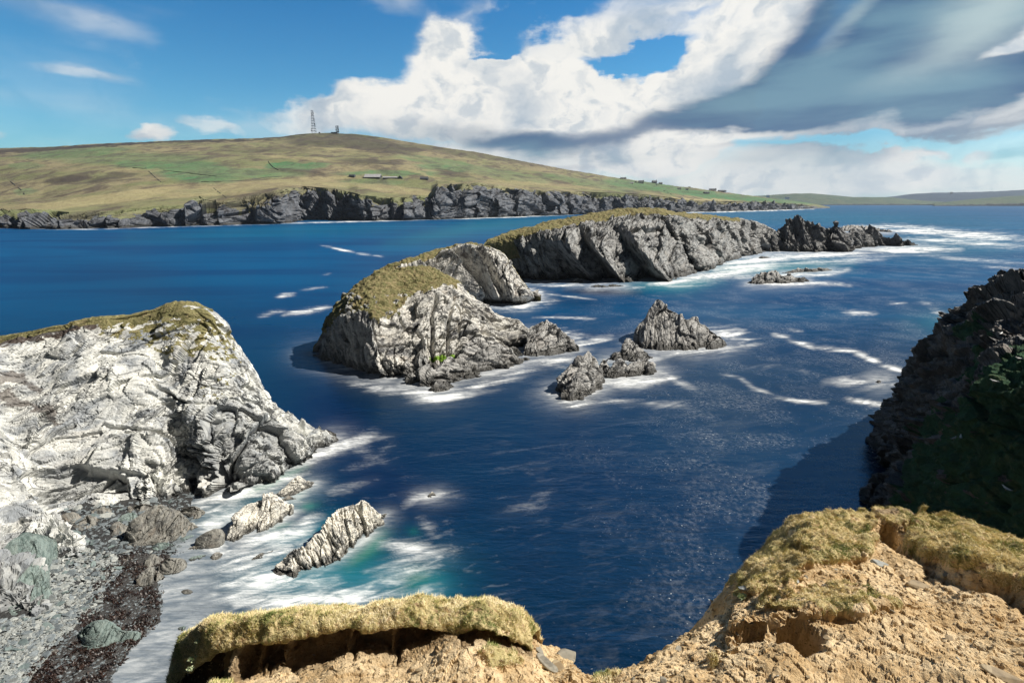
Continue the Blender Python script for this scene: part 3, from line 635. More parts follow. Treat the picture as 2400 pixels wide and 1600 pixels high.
# --- the wave-washed rocks off the beach
skerry('beach_skerry', 'small pale rock next to the headland foot, farthest of the bay rocks', 'skerry', [(648, 1160, 1157), (658, 1163, 1150), (668, 1163, 1141), (682, 1161, 1126), (696, 1157, 1118), (710, 1150, 1124), (722, 1142, 1128), (736, 1132, 1129)], M_SKERRY, 0.7, 81, k=0.7, res=1.6)
skerry('beach_skerry', 'rounded pale rock split by a dark cleft in the middle of the bay foam', 'skerry',
       [(534, 1256, 1250), (545, 1266, 1228), (560, 1262, 1206), (577, 1254, 1188), (596, 1248, 1180), (612, 1243, 1172), (624, 1242, 1160), (640, 1238, 1163), (655, 1228, 1170), (668, 1214, 1176), (682, 1205, 1184), (689, 1197, 1193)], M_SKERRY, 1.0, 82, k=0.7, res=1.5, strike=20, amp=0.9)
skerry('beach_skerry', 'long notched pale ridge of tilted beds rising from green water', 'skerry',
       [(640, 1340, 1334), (652, 1346, 1320), (668, 1352, 1304), (684, 1360, 1294), (700, 1348, 1288), (718, 1340, 1279), (734, 1334, 1258), (752, 1328, 1250), (770, 1320, 1216), (782, 1314, 1200), (795, 1309, 1194), (815, 1294, 1191), (832, 1280, 1184), (845, 1270, 1177), (862, 1258, 1183), (876, 1246, 1192), (890, 1228, 1203), (906, 1206, 1202)],
       M_SKERRY, 1.25, 83, k=0.65, res=1.4, strike=115, dip=60, amp=0.85)
skerry('tiny_skerry', 'sliver of rock awash in the foam left of the notched ridge', 'skerry', [(590, 1311, 1310), (600, 1311, 1302), (612, 1306, 1293), (624, 1298, 1293), (640, 1292, 1288)], M_SKERRY, 0.4, 84, k=0.8, res=1.5)
skerry('tiny_skerry', 'lone small rock breaking the dark water right of the notched ridge', 'skerry', [(1000, 1164, 1163), (1007, 1165, 1157), (1013, 1165, 1150), (1020, 1162, 1156), (1026, 1160, 1159)], M_SKERRY, 0.5, 85, k=0.8, res=1.5)
skerry('tiny_skerry', 'brown half-drowned rock under the small rock by the headland foot', 'skerry', [(655, 1176, 1174), (664, 1178, 1166), (676, 1174, 1163), (694, 1170, 1167)], M_BOULD, 0.4, 86, k=0.8, res=1.5)
skerry('tiny_skerry', 'tiny dark rock awash in front of the shaded cliff', 'skerry', [(2053, 896, 895), (2059, 897, 891), (2065, 896, 893)], M_STACK, 0.6, 87, k=0.8, res=1.5)

# --- boulders on the beach
def boulder(label, pts, mat, L, seed, **kw):
    kw['amp'] = kw.get('amp', 1) * .6
    return skerry('boulder', label, 'boulder', pts, mat, L * 1.9, seed, bz=bzf, foam=False, strike=kw.pop('strike', 110), dip=kw.pop('dip', 35), res=1.4, **kw)
boulder('biggest dark angular boulder at the water edge below the headland', [(286, 1270, 1262), (296, 1278, 1236), (312, 1281, 1220), (330, 1280, 1206), (350, 1276, 1194), (372, 1274, 1184), (392, 1270, 1190), (410, 1266, 1198), (432, 1258, 1210), (450, 1246, 1222), (465, 1238, 1234)], M_BOULD, 1.2, 91, k=0.4, amp=0.8, p=1.3)
boulder('dark slab leaning right of the biggest boulder, by the foam', [(415, 1204, 1198), (430, 1212, 1190), (450, 1218, 1184), (466, 1216, 1188), (478, 1208, 1198), (482, 1204, 1202)], M_BOULD, .7, 92, k=0.5)
boulder('dark slab wedged above the biggest boulder', [(300, 1196, 1190), (315, 1200, 1182), (335, 1200, 1177), (355, 1196, 1182), (368, 1190, 1188)], M_BOULD, .7, 93, k=0.5)
boulder('brown rounded wedge boulder standing in the foam', [(456, 1278, 1274), (464, 1285, 1262), (476, 1288, 1252), (490, 1289, 1244), (506, 1288, 1239), (517, 1286, 1244), (523, 1280, 1262), (524, 1272, 1270)], M_BOULD, .8, 94, k=0.4, amp=.4, p=1.5)
boulder('pale-topped boulder with black side at the end of the kelp', [(370, 1334, 1330), (380, 1344, 1316), (394, 1348, 1306), (410, 1346, 1307), (428, 1338, 1311), (437, 1330, 1322)], M_BOULD, .7, 95, k=0.4, p=1.4, amp=.7)
boulder('dark flat boulder left of the pale-topped one', [(323, 1366, 1362), (333, 1370, 1345), (346, 1368, 1337), (366, 1362, 1339), (382, 1356, 1347), (391, 1352, 1350)], M_BOULD, .6, 96, k=0.5)
boulder('green algae boulder with a low right lobe lying on the kelp', [(180, 1492, 1486), (190, 1510, 1472), (206, 1520, 1462), (226, 1522, 1457), (246, 1518, 1457), (264, 1510, 1464), (280, 1506, 1474), (300, 1503, 1478), (318, 1501, 1482), (331, 1494, 1490)], M_GREEN, .8, 97, k=0.4, amp=.6, p=1.3)
boulder('half-drowned green slab beside the brown wedge boulder', [(436, 1318, 1314), (448, 1325, 1304), (464, 1323, 1300), (482, 1315, 1300), (492, 1308, 1305)], M_GREEN, .5, 98, k=0.9, amp=.5)
boulder('small pale rock half buried in foam below the brown wedge boulder', [(490, 1316, 1314), (500, 1321, 1300), (510, 1322, 1295), (522, 1320, 1302), (530, 1316, 1313)], M_SKERRY, .4, 99, k=0.8)
boulder('large flat pale slab among the pebbles at the left edge', [(70, 1553, 1545), (84, 1556, 1525), (100, 1553, 1512), (118, 1545, 1514), (134, 1532, 1526)], M_BOULD, .8, 100, k=1.4, amp=.4)
boulder('long pale slab lying between pebbles and kelp', [(256, 1315, 1308), (272, 1321, 1300), (295, 1320, 1293), (318, 1314, 1294), (336, 1306, 1301)], M_BOULD, .7, 101, k=1.4, amp=.4)
boulder('pale broken slab against the foot of the near cliff', [(168, 1232, 1226), (180, 1244, 1218), (198, 1247, 1208), (216, 1243, 1208), (226, 1232, 1222)], M_BOULD, .8, 102, k=.9, amp=.5)
boulder('grey slab left of the dark wedged slab', [(134, 1224, 1218), (146, 1228, 1206), (168, 1226, 1200), (184, 1220, 1206), (192, 1214, 1212)], M_BOULD, .8, 103, k=.9, amp=.5)
boulder('grey slab upslope of the wedged slab, under the cliff', [(214, 1204, 1198), (228, 1208, 1190), (246, 1207, 1187), (262, 1202, 1192), (268, 1198, 1196)], M_BOULD, .7, 104, k=.8, amp=.6)
boulder('angular slab between two pale slabs under the cliff', [(196, 1224, 1218), (208, 1229, 1211), (224, 1226, 1210), (234, 1219, 1216)], M_BOULD, .6, 105, k=.8, amp=.6)
boulder('blocky pale boulder left of the biggest boulder', [(258, 1245, 1238), (266, 1254, 1228), (280, 1254, 1224), (296, 1246, 1228), (304, 1238, 1234)], M_BOULD, .7, 106, k=.8, amp=.6)
boulder('flat greenish slab up the beach from the biggest boulder', [(276, 1222, 1214), (290, 1226, 1204), (306, 1224, 1200), (320, 1216, 1206), (326, 1212, 1210)], M_GREEN, .7, 107, k=.9, amp=.5)
boulder('grey boulder beside the long pale slab', [(342, 1322, 1318), (350, 1326, 1306), (364, 1325, 1302), (378, 1317, 1307), (384, 1312, 1310)], M_BOULD, .6, 108, k=.7, amp=.6)
boulder('greenish slab in the kelp below the brown wedge boulder', [(358, 1281, 1275), (368, 1287, 1270), (384, 1287, 1268), (398, 1281, 1272), (404, 1278, 1276)], M_GREEN, .6, 109, k=.8, amp=.5)
boulder('small dark stone awash on the grey wet sand', [(424, 1389, 1386), (430, 1394, 1382), (440, 1396, 1382), (452, 1393, 1388)], M_BOULD, .4, 110, k=.7)
boulder('rounded grey stone awash near the sand edge', [(414, 1479, 1476), (420, 1484, 1471), (428, 1484, 1470), (434, 1478, 1474)], M_GREEN, .4, 111, k=.7)
boulder('brown-red flat rock at the tip of the kelp by the foam', [(436, 1290, 1288), (446, 1294, 1281), (462, 1292, 1279), (474, 1288, 1284)], M_BOULD, .5, 112, k=.8)
boulder('turquoise-stained boulder leaning on the near cliff foot', [(-30, 1440, 1390), (0, 1440, 1300), (30, 1442, 1262), (60, 1438, 1262), (85, 1428, 1280), (95, 1412, 1330), (115, 1405, 1370), (124, 1400, 1392)], M_GREEN, 1.6, 113, k=.8, amp=.6)

# ---------------------------------------------------------------- the sea
def build_sea():
    nu, nv = 1000, 760
    us = np.concatenate([np.linspace(-1500, -20, 60)[:-1], np.linspace(-20, 2420, nu), np.linspace(2420, 3900, 60)[1:]])
    v0 = HORY + 2.2
    vs = v0 + (1700 - v0) * np.linspace(0, 1, nv) ** 1.25
    vs = np.concatenate([vs, np.linspace(1700, 3200, 40)[1:]])
    u, v = np.meshgrid(us, vs)
    P = on(u, v, 0.0)
    t = depth(P)
    foam = np.zeros(u.shape); shal = np.zeros(u.shape); sand = np.zeros(u.shape); dark = np.zeros(u.shape); grn = np.zeros(u.shape)
    k_ = 1.0204
    def stroke(arr, pts, w, a, yk=1.0):
        q = [(x * k_, y * k_ * yk) for x, y in pts]; w = w * k_
        m = (np.abs(u - np.mean([p[0] for p in q])) < 3 * w + np.ptp([p[0] for p in q]))
        d, al = segdist(u, v * yk, q)
        np.maximum(arr, a * (0.55 * np.exp(-(d / w) ** 2) + 0.45 * np.exp(-(d / (w * 1.9)) ** 2)) * (0.25 + 0.75 * np.sin(np.clip(al, .03, .97) * math.pi) ** 0.6), out=arr)
    for pts, w, a in FOAM: stroke(foam, pts, w, a, 1.9 if pts[0][1] < 1000 else 1.3)
    f2 = np.zeros(u.shape)
    for wl in WATERLINES:
        ms = np.mean([p[1] for p in wl]); w = np.interp(ms, [560, 700, 900, 1250], [9, 17, 30, 18])
        x0, x1 = min(p[0] for p in wl) - 60, max(p[0] for p in wl) + 60
        d, _ = segdist(u, (v - 1.0) * 1.6, [(a, b * 1.6) for a, b in wl])
        np.maximum(f2, 0.9 * np.exp(-(d / w) ** 1.2), out=f2)
    for pts, w, a in SHALLOW: stroke(shal, pts, w, a, 1.5)
    for pts, w, a in GREEN: stroke(grn, pts, w, a, 1.3)
    for pts, w, a in DARKW: stroke(dark, pts, w, a, 1.0)
    zb = zbeach(P[..., 0], P[..., 1])
    sand = sstep(-0.55, -0.05, zb) * sstep(700, 500, u) * (v > 1050) * sstep(1080, 1350, v)
    # wisps: drawn out by the moving water, in metres
    sc = np.clip(t / 55.0, 0.7, 12)[..., None]
    ang = math.radians(20); ca, sa = math.cos(ang), math.sin(ang)
    Q = np.stack([P[..., 0] * ca + P[..., 1] * sa, -P[..., 0] * sa + P[..., 1] * ca, 0 * u], -1)
    lv = np.exp2(np.round(np.log2(sc)))          # octave jumps blended below
    def wisp(s, st=5.0, seed=0):
        q = Q / s * np.array([1 / st, 1, 1]); w = np.stack([fbm(q * .6 + 3.1, 3, seed=seed), fbm(q * .6 + 9.4, 3, seed=seed + 1), 0 * u], -1)
        return fbm(q + 1.1 * w, 5, 0.62, seed=seed)
    L2 = np.log2(sc[..., 0]); W = 0; wt = 0
    for s in (0.5, 2, 8):
        kx = np.clip(1 - np.abs(L2 - math.log2(s)) / 2, 0, 1)
        if kx.max() > 0: W = W + kx * wisp(1.5 * s, 4.0, int(s * 2)); wt = wt + kx
    W = W / np.maximum(wt, 1e-3)
    wf = np.clip(0.5 + 0.62 * W, 0, 1)
    near = sstep(1000, 1150, v)
    fo = np.clip(foam * (0.12 + 1.5 * wf ** 1.25) - 0.15 * (1 - foam) * (1 - wf), 0, 1)
    fo = np.clip(fo * (0.55 + 0.6 * wf) + 0.12 * foam, 0, 1)
    f2 = f2 * (0.22 + 0.85 * wf)
    fo = np.maximum(fo, f2 * 0.75)
    # faint foam threads over the open water
    op = sstep(0.0, 1.0, W) * 0.04 * sstep(900, 1300, u) * sstep(600, 700, v) + sstep(0.2, 1.0, W) * 0.10 * near * sstep(1400, 1000, u)
    fo = np.clip(np.maximum(fo, op * (1 - sand)), 0, 1)
    fo = np.maximum(fo, sand * (0.12 + 0.35 * wf) * sstep(-.8, -.35, -np.abs(zb + .2) ) * .9)
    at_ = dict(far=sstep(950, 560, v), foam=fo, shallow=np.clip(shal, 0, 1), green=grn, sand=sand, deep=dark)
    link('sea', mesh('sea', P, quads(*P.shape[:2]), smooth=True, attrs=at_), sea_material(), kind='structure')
def sea_material():
    m, T, b = material('sea_water')
    A = lambda n: T.n('ShaderNodeAttribute', attribute_name=n).outputs['Fac']
    pos = T.n('ShaderNodeNewGeometry').outputs['Position']
    lp = T.mapping(pos, rot=(0, 0, math.radians(-25)), sc=(0.35, 1.3, 1))
    sw = T.noise(T.mapping(pos, sc=(0.006, 0.02, 1)), 1.0, 5, 0.55, 0.4)
    col = T.mix(T.mr(sw, 0.35, 0.65), (0.0, 0.010, 0.034, 1), (0.0, 0.020, 0.052, 1))
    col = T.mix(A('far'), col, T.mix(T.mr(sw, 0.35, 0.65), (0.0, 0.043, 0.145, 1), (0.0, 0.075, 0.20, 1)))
    col = T.mix(A('deep'), col, (0.001, 0.007, 0.035, 1))
    col = T.mix(A('shallow'), col, (0.010, 0.17, 0.22, 1))
    col = T.mix(A('green'), col, (0.008, 0.14, 0.10, 1))
    col = T.mix(T.m('MULTIPLY', A('sand'), 0.85), col, (0.075, 0.11, 0.14, 1))
    fine = T.noise(T.mapping(pos, rot=(0, 0, math.radians(-20)), sc=(0.35, 1.5, 1)), 1.2, 6, 0.65, 1.2)
    f0 = A('foam')
    thr = T.noise(T.mapping(pos, rot=(0, 0, math.radians(-28)), sc=(0.22, 1.6, 1)), 1.0, 7, 0.7, 1.6)
    fo = T.m('MULTIPLY', f0, T.m('ADD', T.mr(fine, 0.3, 0.62, 0.45, 0.75), T.mr(thr, 0.38, 0.60, 0.0, 0.5)), clamp=True)
    # foam specks, and sun glitter painted as white dots, thicker to the right
    v = T.n('ShaderNodeTexVoronoi'); v.inputs['Scale'].default_value = 2.1; T.l(T.vm('ADD', T.mapping(pos, rot=(0, 0, .4), sc=(1.3, 1.7, 1)), T.vm('SCALE', T.noise(pos, 2.5, 3, out=1), .5)), v.inputs[0])
    sp = T.n('ShaderNodeSeparateXYZ'); T.l(pos, sp.inputs[0])
    reg = T.mr(T.m('SUBTRACT', sp.outputs[0], T.m('MULTIPLY', sp.outputs[1], 0.12)), -8, 22, 0.0, 1.0)
    patch = T.mr(T.noise(pos, 0.10, 6, 0.65, 0.3), 0.42, 0.66)
    sep = T.n('ShaderNodeSeparateColor'); T.l(v.outputs['Color'], sep.inputs[0])
    sz = T.mr(sep.outputs[0], 0.35, 1.0, -0.06, 0.20)
    dots = T.mr(T.m('SUBTRACT', v.outputs['Distance'], sz), -0.05, 0.02, 1.0, 0.0)
    dots = T.m('ADD', T.m('MULTIPLY', T.m('MULTIPLY', dots, reg), T.m('MULTIPLY_ADD', patch, 0.60, 0.10)), T.m('MULTIPLY', T.m('MULTIPLY', reg, patch), T.mr(T.noise(pos, 1.8, 6, .7), .4, .7, 0.0, 0.16)))
    fo2 = T.m('MAXIMUM', fo, dots)
    col = T.mix(fo2, col, (0.90, 0.92, 0.92, 1))
    T.put(b.inputs['Base Color'], col)
    T.put(b.inputs['Roughness'], T.mr(fo2, 0, 0.6, 0.22, 0.8))
    b.inputs['IOR'].default_value = 1.33; b.inputs['Specular IOR Level'].default_value = 0.14
    w1 = T.noise(lp, 1.5, 4, 0.6, 0.5); w2 = T.noise(T.mapping(pos, sc=(0.12, 0.4, 1)), 1.0, 4, 0.6, 0.3)
    bp = T.n('ShaderNodeBump'); bp.inputs['Distance'].default_value = 0.14; bp.inputs['Strength'].default_value = 0.8
    T.l(T.m('ADD', T.m('MULTIPLY', w1, 0.45), T.m('MULTIPLY', w2, 1.4)), bp.inputs['Height']); T.l(bp.outputs[0], b.inputs['Normal'])
    # a ruffled sea mirrors only part of the low sky
    b.inputs['Specular IOR Level'].default_value = 0.0
    gl = T.n('ShaderNodeBsdfGlossy'); gl.inputs['Roughness'].default_value = 0.24; T.l(bp.outputs[0], gl.inputs['Normal']); gl.inputs['Color'].default_value = (.75, .9, 1, 1)
    fr = T.n('ShaderNodeFresnel'); fr.inputs[0].default_value = 1.33; T.l(bp.outputs[0], fr.inputs[1])
    mx = T.n('ShaderNodeMixShader'); T.l(T.m('MULTIPLY', T.m('MINIMUM', T.m('MULTIPLY', fr.outputs[0], .8), 0.13), T.mr(fo2, 0, .5, 1, 0)), mx.inputs[0]); T.l(b.outputs[0], mx.inputs[1]); T.l(gl.outputs[0], mx.inputs[2])
    o = [n_ for n_ in m.node_tree.nodes if n_.type == 'OUTPUT_MATERIAL'][0]; T.l(mx.outputs[0], o.inputs[0])
    return m
# strokes in display pixels of the photograph: points, width, strength
FOAM = [([(790, 872), (880, 895), (1000, 900)], 18, .45), ([(915, 895), (1000, 912), (1070, 902)], 20, .85), ([(1060, 895), (1150, 870), (1215, 850)], 20, .7), ([(1120, 855), (1210, 828), (1330, 822)], 16, .55),
        ([(1215, 815), (1290, 808), (1340, 790), (1400, 775)], 14, .6), ([(1235, 775), (1290, 768), (1345, 775)], 16, .6), ([(1130, 706), (1200, 704), (1270, 690)], 12, .75), ([(1205, 664), (1238, 672), (1250, 690)], 10, .7),
        ([(1212, 655), (1300, 656), (1420, 650)], 4, .75), ([(1225, 672), (1300, 680), (1370, 688)], 3, .5), ([(1225, 729), (1290, 729), (1365, 732)], 4, .55), ([(1400, 665), (1480, 660)], 5, .6), ([(1130, 640), (1215, 648)], 3, .3),
        ([(1495, 652), (1560, 645), (1640, 628)], 9, .95), ([(1560, 648), (1640, 630), (1720, 612), (1800, 600)], 20, 1), ([(1640, 612), (1740, 595), (1840, 588)], 18, .95), ([(1760, 590), (1880, 585), (2010, 578)], 16, .9), ([(1780, 604), (1940, 600), (2060, 590)], 10, .55),
        ([(1650, 636), (1760, 634), (1900, 628), (1945, 620)], 9, .9), ([(1715, 650), (1800, 652), (1880, 650), (1950, 655)], 7, .9), ([(1520, 658), (1600, 655)], 5, .6),
        ([(1990, 578), (2080, 572), (2200, 572)], 14, .95), ([(2030, 528), (2140, 532), (2230, 540), (2352, 548)], 12, 1), ([(2060, 545), (2200, 556), (2352, 566)], 14, .6), ([(1930, 524), (2040, 520), (2140, 522)], 7, .8), ([(2100, 585), (2220, 596), (2352, 605)], 8, .45),
        ([(1640, 762), (1680, 775), (1715, 790)], 22, .85), ([(1500, 808), (1600, 812), (1700, 802)], 9, .6), ([(1440, 792), (1455, 775), (1450, 760)], 10, .35),
        ([(1275, 912), (1320, 930), (1375, 915)], 13, .7), ([(1380, 880), (1450, 878), (1540, 872)], 16, .8), ([(1500, 845), (1550, 872), (1590, 892)], 12, .65), ([(1265, 880), (1262, 905), (1290, 930)], 9, .4), ([(1340, 918), (1450, 925), (1575, 930)], 15, .35), ([(1250, 835), (1330, 850), (1310, 880)], 10, .3),
        ([(1780, 768), (1830, 785), (1870, 800)], 7, .7), ([(1860, 798), (1960, 806), (2020, 835), (2100, 862)], 7, .6), ([(1655, 858), (1700, 868), (1730, 890), (1790, 912)], 6, .5), ([(1760, 905), (1830, 920), (1895, 926)], 7, .5), ([(1900, 872), (1980, 880), (2070, 888)], 16, .5),
        ([(1955, 917), (2000, 926), (2055, 934)], 9, 1.15), ([(1945, 716), (1975, 718), (2008, 718)], 8, .8), ([(2040, 696), (2080, 696)], 5, .5), ([(2120, 690), (2180, 735), (2250, 745)], 10, .35), ([(1810, 755), (1840, 760)], 6, .5), ([(1985, 955), (2040, 965), (2020, 1000)], 18, .35),
        ([(1880, 1110), (1900, 1120)], 25, .25), ([(1690, 1430), (1710, 1420)], 16, .35), ([(1880, 860), (1780, 840), (1700, 850)], 14, .22), ([(2250, 610), (2352, 620)], 5, .4),
        ([(640, 682), (655, 678), (672, 676)], 5, 1.0), ([(690, 666), (750, 659)], 3, .5), ([(600, 726), (625, 718), (652, 714)], 6, .75), ([(655, 722), (700, 716), (752, 706)], 8, .7), ([(765, 570), (790, 575), (812, 579)], 3, .9), ([(820, 582), (850, 585)], 3, .8), ([(735, 563), (765, 568)], 3, .3), ([(855, 586), (880, 590)], 3, .4), ([(740, 632), (760, 628)], 3, .3),
        ([(0, 524), (200, 527), (400, 521), (640, 514)], 1.6, .45), ([(640, 513), (820, 509), (1000, 504)], 1.6, .8), ([(1000, 503), (1150, 499), (1320, 492)], 2.4, 1.1), ([(1560, 488), (1700, 485), (1870, 480)], 2.4, 1.1), ([(1840, 478), (1895, 478)], 1.2, .8), ([(1900, 469.9), (2145, 469.9)], .8, 1.0),
        ([(440, 1160), (520, 1140), (620, 1118), (700, 1078)], 17, .95), ([(640, 1092), (720, 1050), (800, 1018), (860, 1000)], 12, .85), ([(800, 1010), (850, 1005), (900, 1002)], 10, .3), ([(430, 1170), (520, 1175), (560, 1150)], 22, .8), ([(500, 1180), (480, 1230), (510, 1280)], 26, .85),
        ([(520, 1240), (600, 1235), (690, 1218), (720, 1190)], 18, .7), ([(500, 1290), (560, 1270), (640, 1262), (700, 1240)], 26, .8), ([(470, 1330), (560, 1320), (640, 1330), (760, 1340)], 36, .75), ([(500, 1370), (640, 1375), (800, 1375), (920, 1370)], 30, .75),
        ([(840, 1350), (900, 1320), (960, 1290), (1020, 1275)], 26, .7), ([(880, 1250), (950, 1262), (1015, 1275)], 18, .5), ([(930, 1165), (960, 1140), (1010, 1135), (1060, 1140)], 12, .45), ([(960, 1180), (1000, 1230)], 14, .25), ([(780, 1020), (840, 1040), (880, 1060)], 14, .25),
        ([(790, 1080), (850, 1060), (900, 1020)], 12, .22), ([(740, 1130), (800, 1120), (860, 1100)], 12, .28), ([(880, 1390), (960, 1380), (1000, 1350)], 22, .5), ([(1150, 1180), (1230, 1160), (1260, 1130)], 16, .18), ([(560, 1195), (640, 1200), (680, 1180)], 8, .5)]
SHALLOW = [([(560, 1330), (760, 1320), (980, 1340)], 75, .8), ([(900, 560), (1100, 520), (1300, 508)], 22, .45), ([(1450, 655), (1560, 655), (1650, 640)], 18, .9), ([(1600, 620), (1760, 615), (1950, 605)], 20, .8), ([(430, 1200), (560, 1180), (700, 1130)], 40, .5),
           ([(600, 1250), (700, 1230), (760, 1190)], 30, .6), ([(900, 1380), (980, 1350), (1000, 1300)], 50, .7), ([(2000, 560), (2352, 560)], 40, .35), ([(2100, 740), (2250, 740)], 30, .35), ([(1500, 500), (1900, 500), (2352, 520)], 30, .3), ([(300, 545), (700, 530), (1000, 520)], 20, .25), ([(1330, 860), (1400, 850)], 22, .4), ([(800, 1440), (1000, 1400)], 60, .6)]
GREEN = [([(540, 1142), (620, 1112), (700, 1070)], 8, .8), ([(800, 1300), (850, 1262), (880, 1225)], 15, .95), ([(930, 1350), (960, 1325), (990, 1330)], 20, .7), ([(690, 1165), (725, 1160)], 10, .8), ([(620, 1215), (670, 1200)], 7, .6), ([(700, 1110), (680, 1150)], 10, .4), ([(940, 1215), (960, 1225)], 10, .35), ([(980, 1400), (1010, 1385)], 22, .5)]
DARKW = [([(700, 880), (760, 960), (850, 1000)], 55, .85), ([(760, 1060), (880, 1110), (1000, 1180)], 55, .7), ([(1060, 1300), (1200, 1400)], 130, .35), ([(1240, 692), (1400, 700)], 10, .3), ([(1300, 668), (1470, 672)], 6, .8), ([(1480, 860), (1530, 865)], 10, .4), ([(0, 620), (300, 640), (600, 800)], 60, .25), ([(1900, 1130), (2000, 1050)], 60, .5), ([(1180, 1000), (1500, 1080)], 130, .4), ([(640, 560), (0, 545)], 14, .2)]
build_sea()

# ---------------------------------------------------------------- the far shore: hillside and cliffs
def tab(x, pts):
    a = np.array(pts, float) * 1.0204; return np.interp(x, a[:, 0], a[:, 1])
FAR = {}
def far_material():
    m, T, b = material('moorland')
    A = lambda n: T.n('ShaderNodeAttribute', attribute_name=n).outputs['Fac']
    pos = T.n('ShaderNodeNewGeometry').outputs['Position']
    n1 = T.noise(T.mapping(pos, sc=(.004, .004, .01)), 1, 6, 0.6, 0.5); n2 = T.noise(T.mapping(pos, sc=(.02, .006, .05)), 1, 7, 0.65, 0.8); n3 = T.noise(pos, 0.14, 6, 0.65, 0.5)
    grass = T.mix(T.mr(n1, .38, .62), (0.19, 0.20, 0.10, 1), (0.27, 0.235, 0.14, 1))
    grass = T.mix(T.mr(n2, .44, .62, 0, .9), grass, (0.115, 0.095, 0.075, 1))
    grass = T.mix(T.m('MULTIPLY', A('green'), T.mr(n2, .3, .6, 1.0, .45)), grass, (0.055, 0.19, 0.085, 1))
    grass = T.mix(A('heather'), grass, (0.060, 0.050, 0.045, 1))
    grass = T.mix(A('straw'), grass, (0.38, 0.33, 0.18, 1))
    grass = T.mix(T.mr(n3, .52, .75, 0, .55), grass, (0.045, 0.055, 0.03, 1))
    T.put(b.inputs['Base Color'], grass); b.inputs['Roughness'].default_value = 0.95; b.inputs['Specular IOR Level'].default_value = 0.1
    bp = T.n('ShaderNodeBump'); bp.inputs['Distance'].default_value = 3.0; bp.inputs['Strength'].default_value = 0.5
    T.l(T.m('ADD', n3, n2), bp.inputs['Height']); T.l(bp.outputs[0], b.inputs['Normal'])
    return m
def build_far():
    x = np.linspace(-420, 1945, 1300)
    base_y = tab(x, [(-400, 524), (0, 524), (150, 526), (400, 520), (640, 514), (668, 510), (690, 506), (800, 505.5), (822, 508), (1000, 504.5), (1100, 500), (1200, 497), (1320, 492.5), (1560, 487.5), (1700, 484.5), (1850, 480), (1905, 478)])
    top_y = tab(x, [(-400, 480), (0, 487), (60, 480), (150, 487), (240, 485), (300, 477), (400, 471), (500, 463), (560, 449), (640, 436), (700, 428), (770, 434), (828, 448), (900, 453), (990, 452), (1005, 426), (1090, 418), (1180, 431), (1250, 437), (1350, 441), (1450, 445), (1520, 451), (1545, 455), (1560, 458), (1600, 462), (1700, 463), (1800, 467), (1880, 474.5), (1905, 477.4)])
    mid_y = tab(x, [(-400, 470), (0, 462), (100, 455), (250, 434), (400, 424), (550, 418), (700, 414), (830, 412), (900, 413), (1000, 418), (1080, 414), (1250, 420), (1400, 428), (1500, 434), (1600, 445), (1700, 456), (1800, 463), (1880, 472.5), (1905, 476.8)])
    hill_y = tab(x, [(-400, 380), (0, 362), (200, 352), (400, 348), (620, 340), (750, 336), (900, 345), (1000, 362), (1100, 376), (1200, 390), (1300, 402), (1400, 416), (1500, 428), (1600, 439), (1700, 451), (1800, 461), (1880, 470.5), (1905, 476)])
    sky_y = tab(x, [(-400, 350), (0, 340), (100, 338), (200, 331), (300, 327), (400, 322.5), (500, 319), (600, 317), (650, 313), (700, 307), (760, 305.5), (810, 307), (850, 311), (900, 319), (1000, 336), (1100, 350), (1200, 370), (1300, 389), (1400, 406), (1500, 420), (1600, 434), (1700, 446), (1770, 455), (1850, 465), (1890, 472), (1905, 475.5)])
    tb = depth(on(x, base_y))
    FAR['tb'] = (x, tb)
    PB = on(x, base_y)
    K9 = np.ones(161) / 161; tbs = np.convolve(np.pad(tb, 80, 'edge'), K9, 'valid'); tbs = tb + (tbs - tb) * sstep(1900, 1600, x)
    ct = tb + np.interp(x, [0, 663, 700, 860, 898, 1010, 1060, 1120, 1600, 1900], [24, 24, 6, 6, 30, 30, 10, 12, 40, 60]) * np.clip(tb / 1000, .6, 2)
    cl = tbs + 60 * np.clip(tbs / 1000, .6, 2)
    PT = at(x, top_y, ct); PM = at(x, mid_y, cl + np.interp(x, [0, 1000, 1600, 1940], [260, 260, 300, 60]))
    PH = at(x, hill_y, cl + np.interp(x, [0, 1000, 1600, 1940], [900, 900, 700, 160])); PS = at(x, sky_y, cl + np.interp(x, [0, 700, 1200, 1600, 1940], [1500, 1350, 1200, 900, 220]))
    PX = PS + (PS - PH) * 0.8; PX[:, 2] = PS[:, 2] * 0.55; PY = PS + (PS - PH) * 2.5; PY[:, 2] = -5
    # cliff
    ns = 80; s = np.linspace(0, 1, ns)[:, None, None]
    steep = np.interp(x, [0, 600, 680, 830, 870, 1000, 1020, 1500, 1900], [2.2, 2.0, 2.5, 2.5, 1.6, 1.6, 2.0, 1.5, 1.1])[None, :, None]
    h = s ** steep; G = PB[None] * (1 - h) + PT[None] * h; G[..., 2] = PB[:, 2][None] + (PT[:, 2] - PB[:, 2])[None] * s[..., 0]
    L0 = G[:1].copy(); L0[..., 2] = -4; G = np.concatenate([L0, G]); S = np.concatenate([[-.05], s[:, 0, 0]])[:, None] * np.ones(len(x))
    # buttresses: faces turned left lie in shade
    a_ = (x[None] / 1.0204) - 22 * (1 - S) * 0.3 + 6 * fbm(G * .012, 2)
    rs = np.random.RandomState(5); xs = [-420]
    while xs[-1] < 1980:
        xs.append(xs[-1] + rs.uniform(24, 85) * (0.75 if xs[-1] > 1000 else 1))
    kx, ky = [], []
    for q in xs:
        am = rs.uniform(8, 40); 
        if 640 < q < 850: am = 3
        if q > 1250: am *= .8
        kx += [q, q + rs.uniform(16, 22)]; ky += [am, 0]
    saw = np.interp(a_, kx, ky)
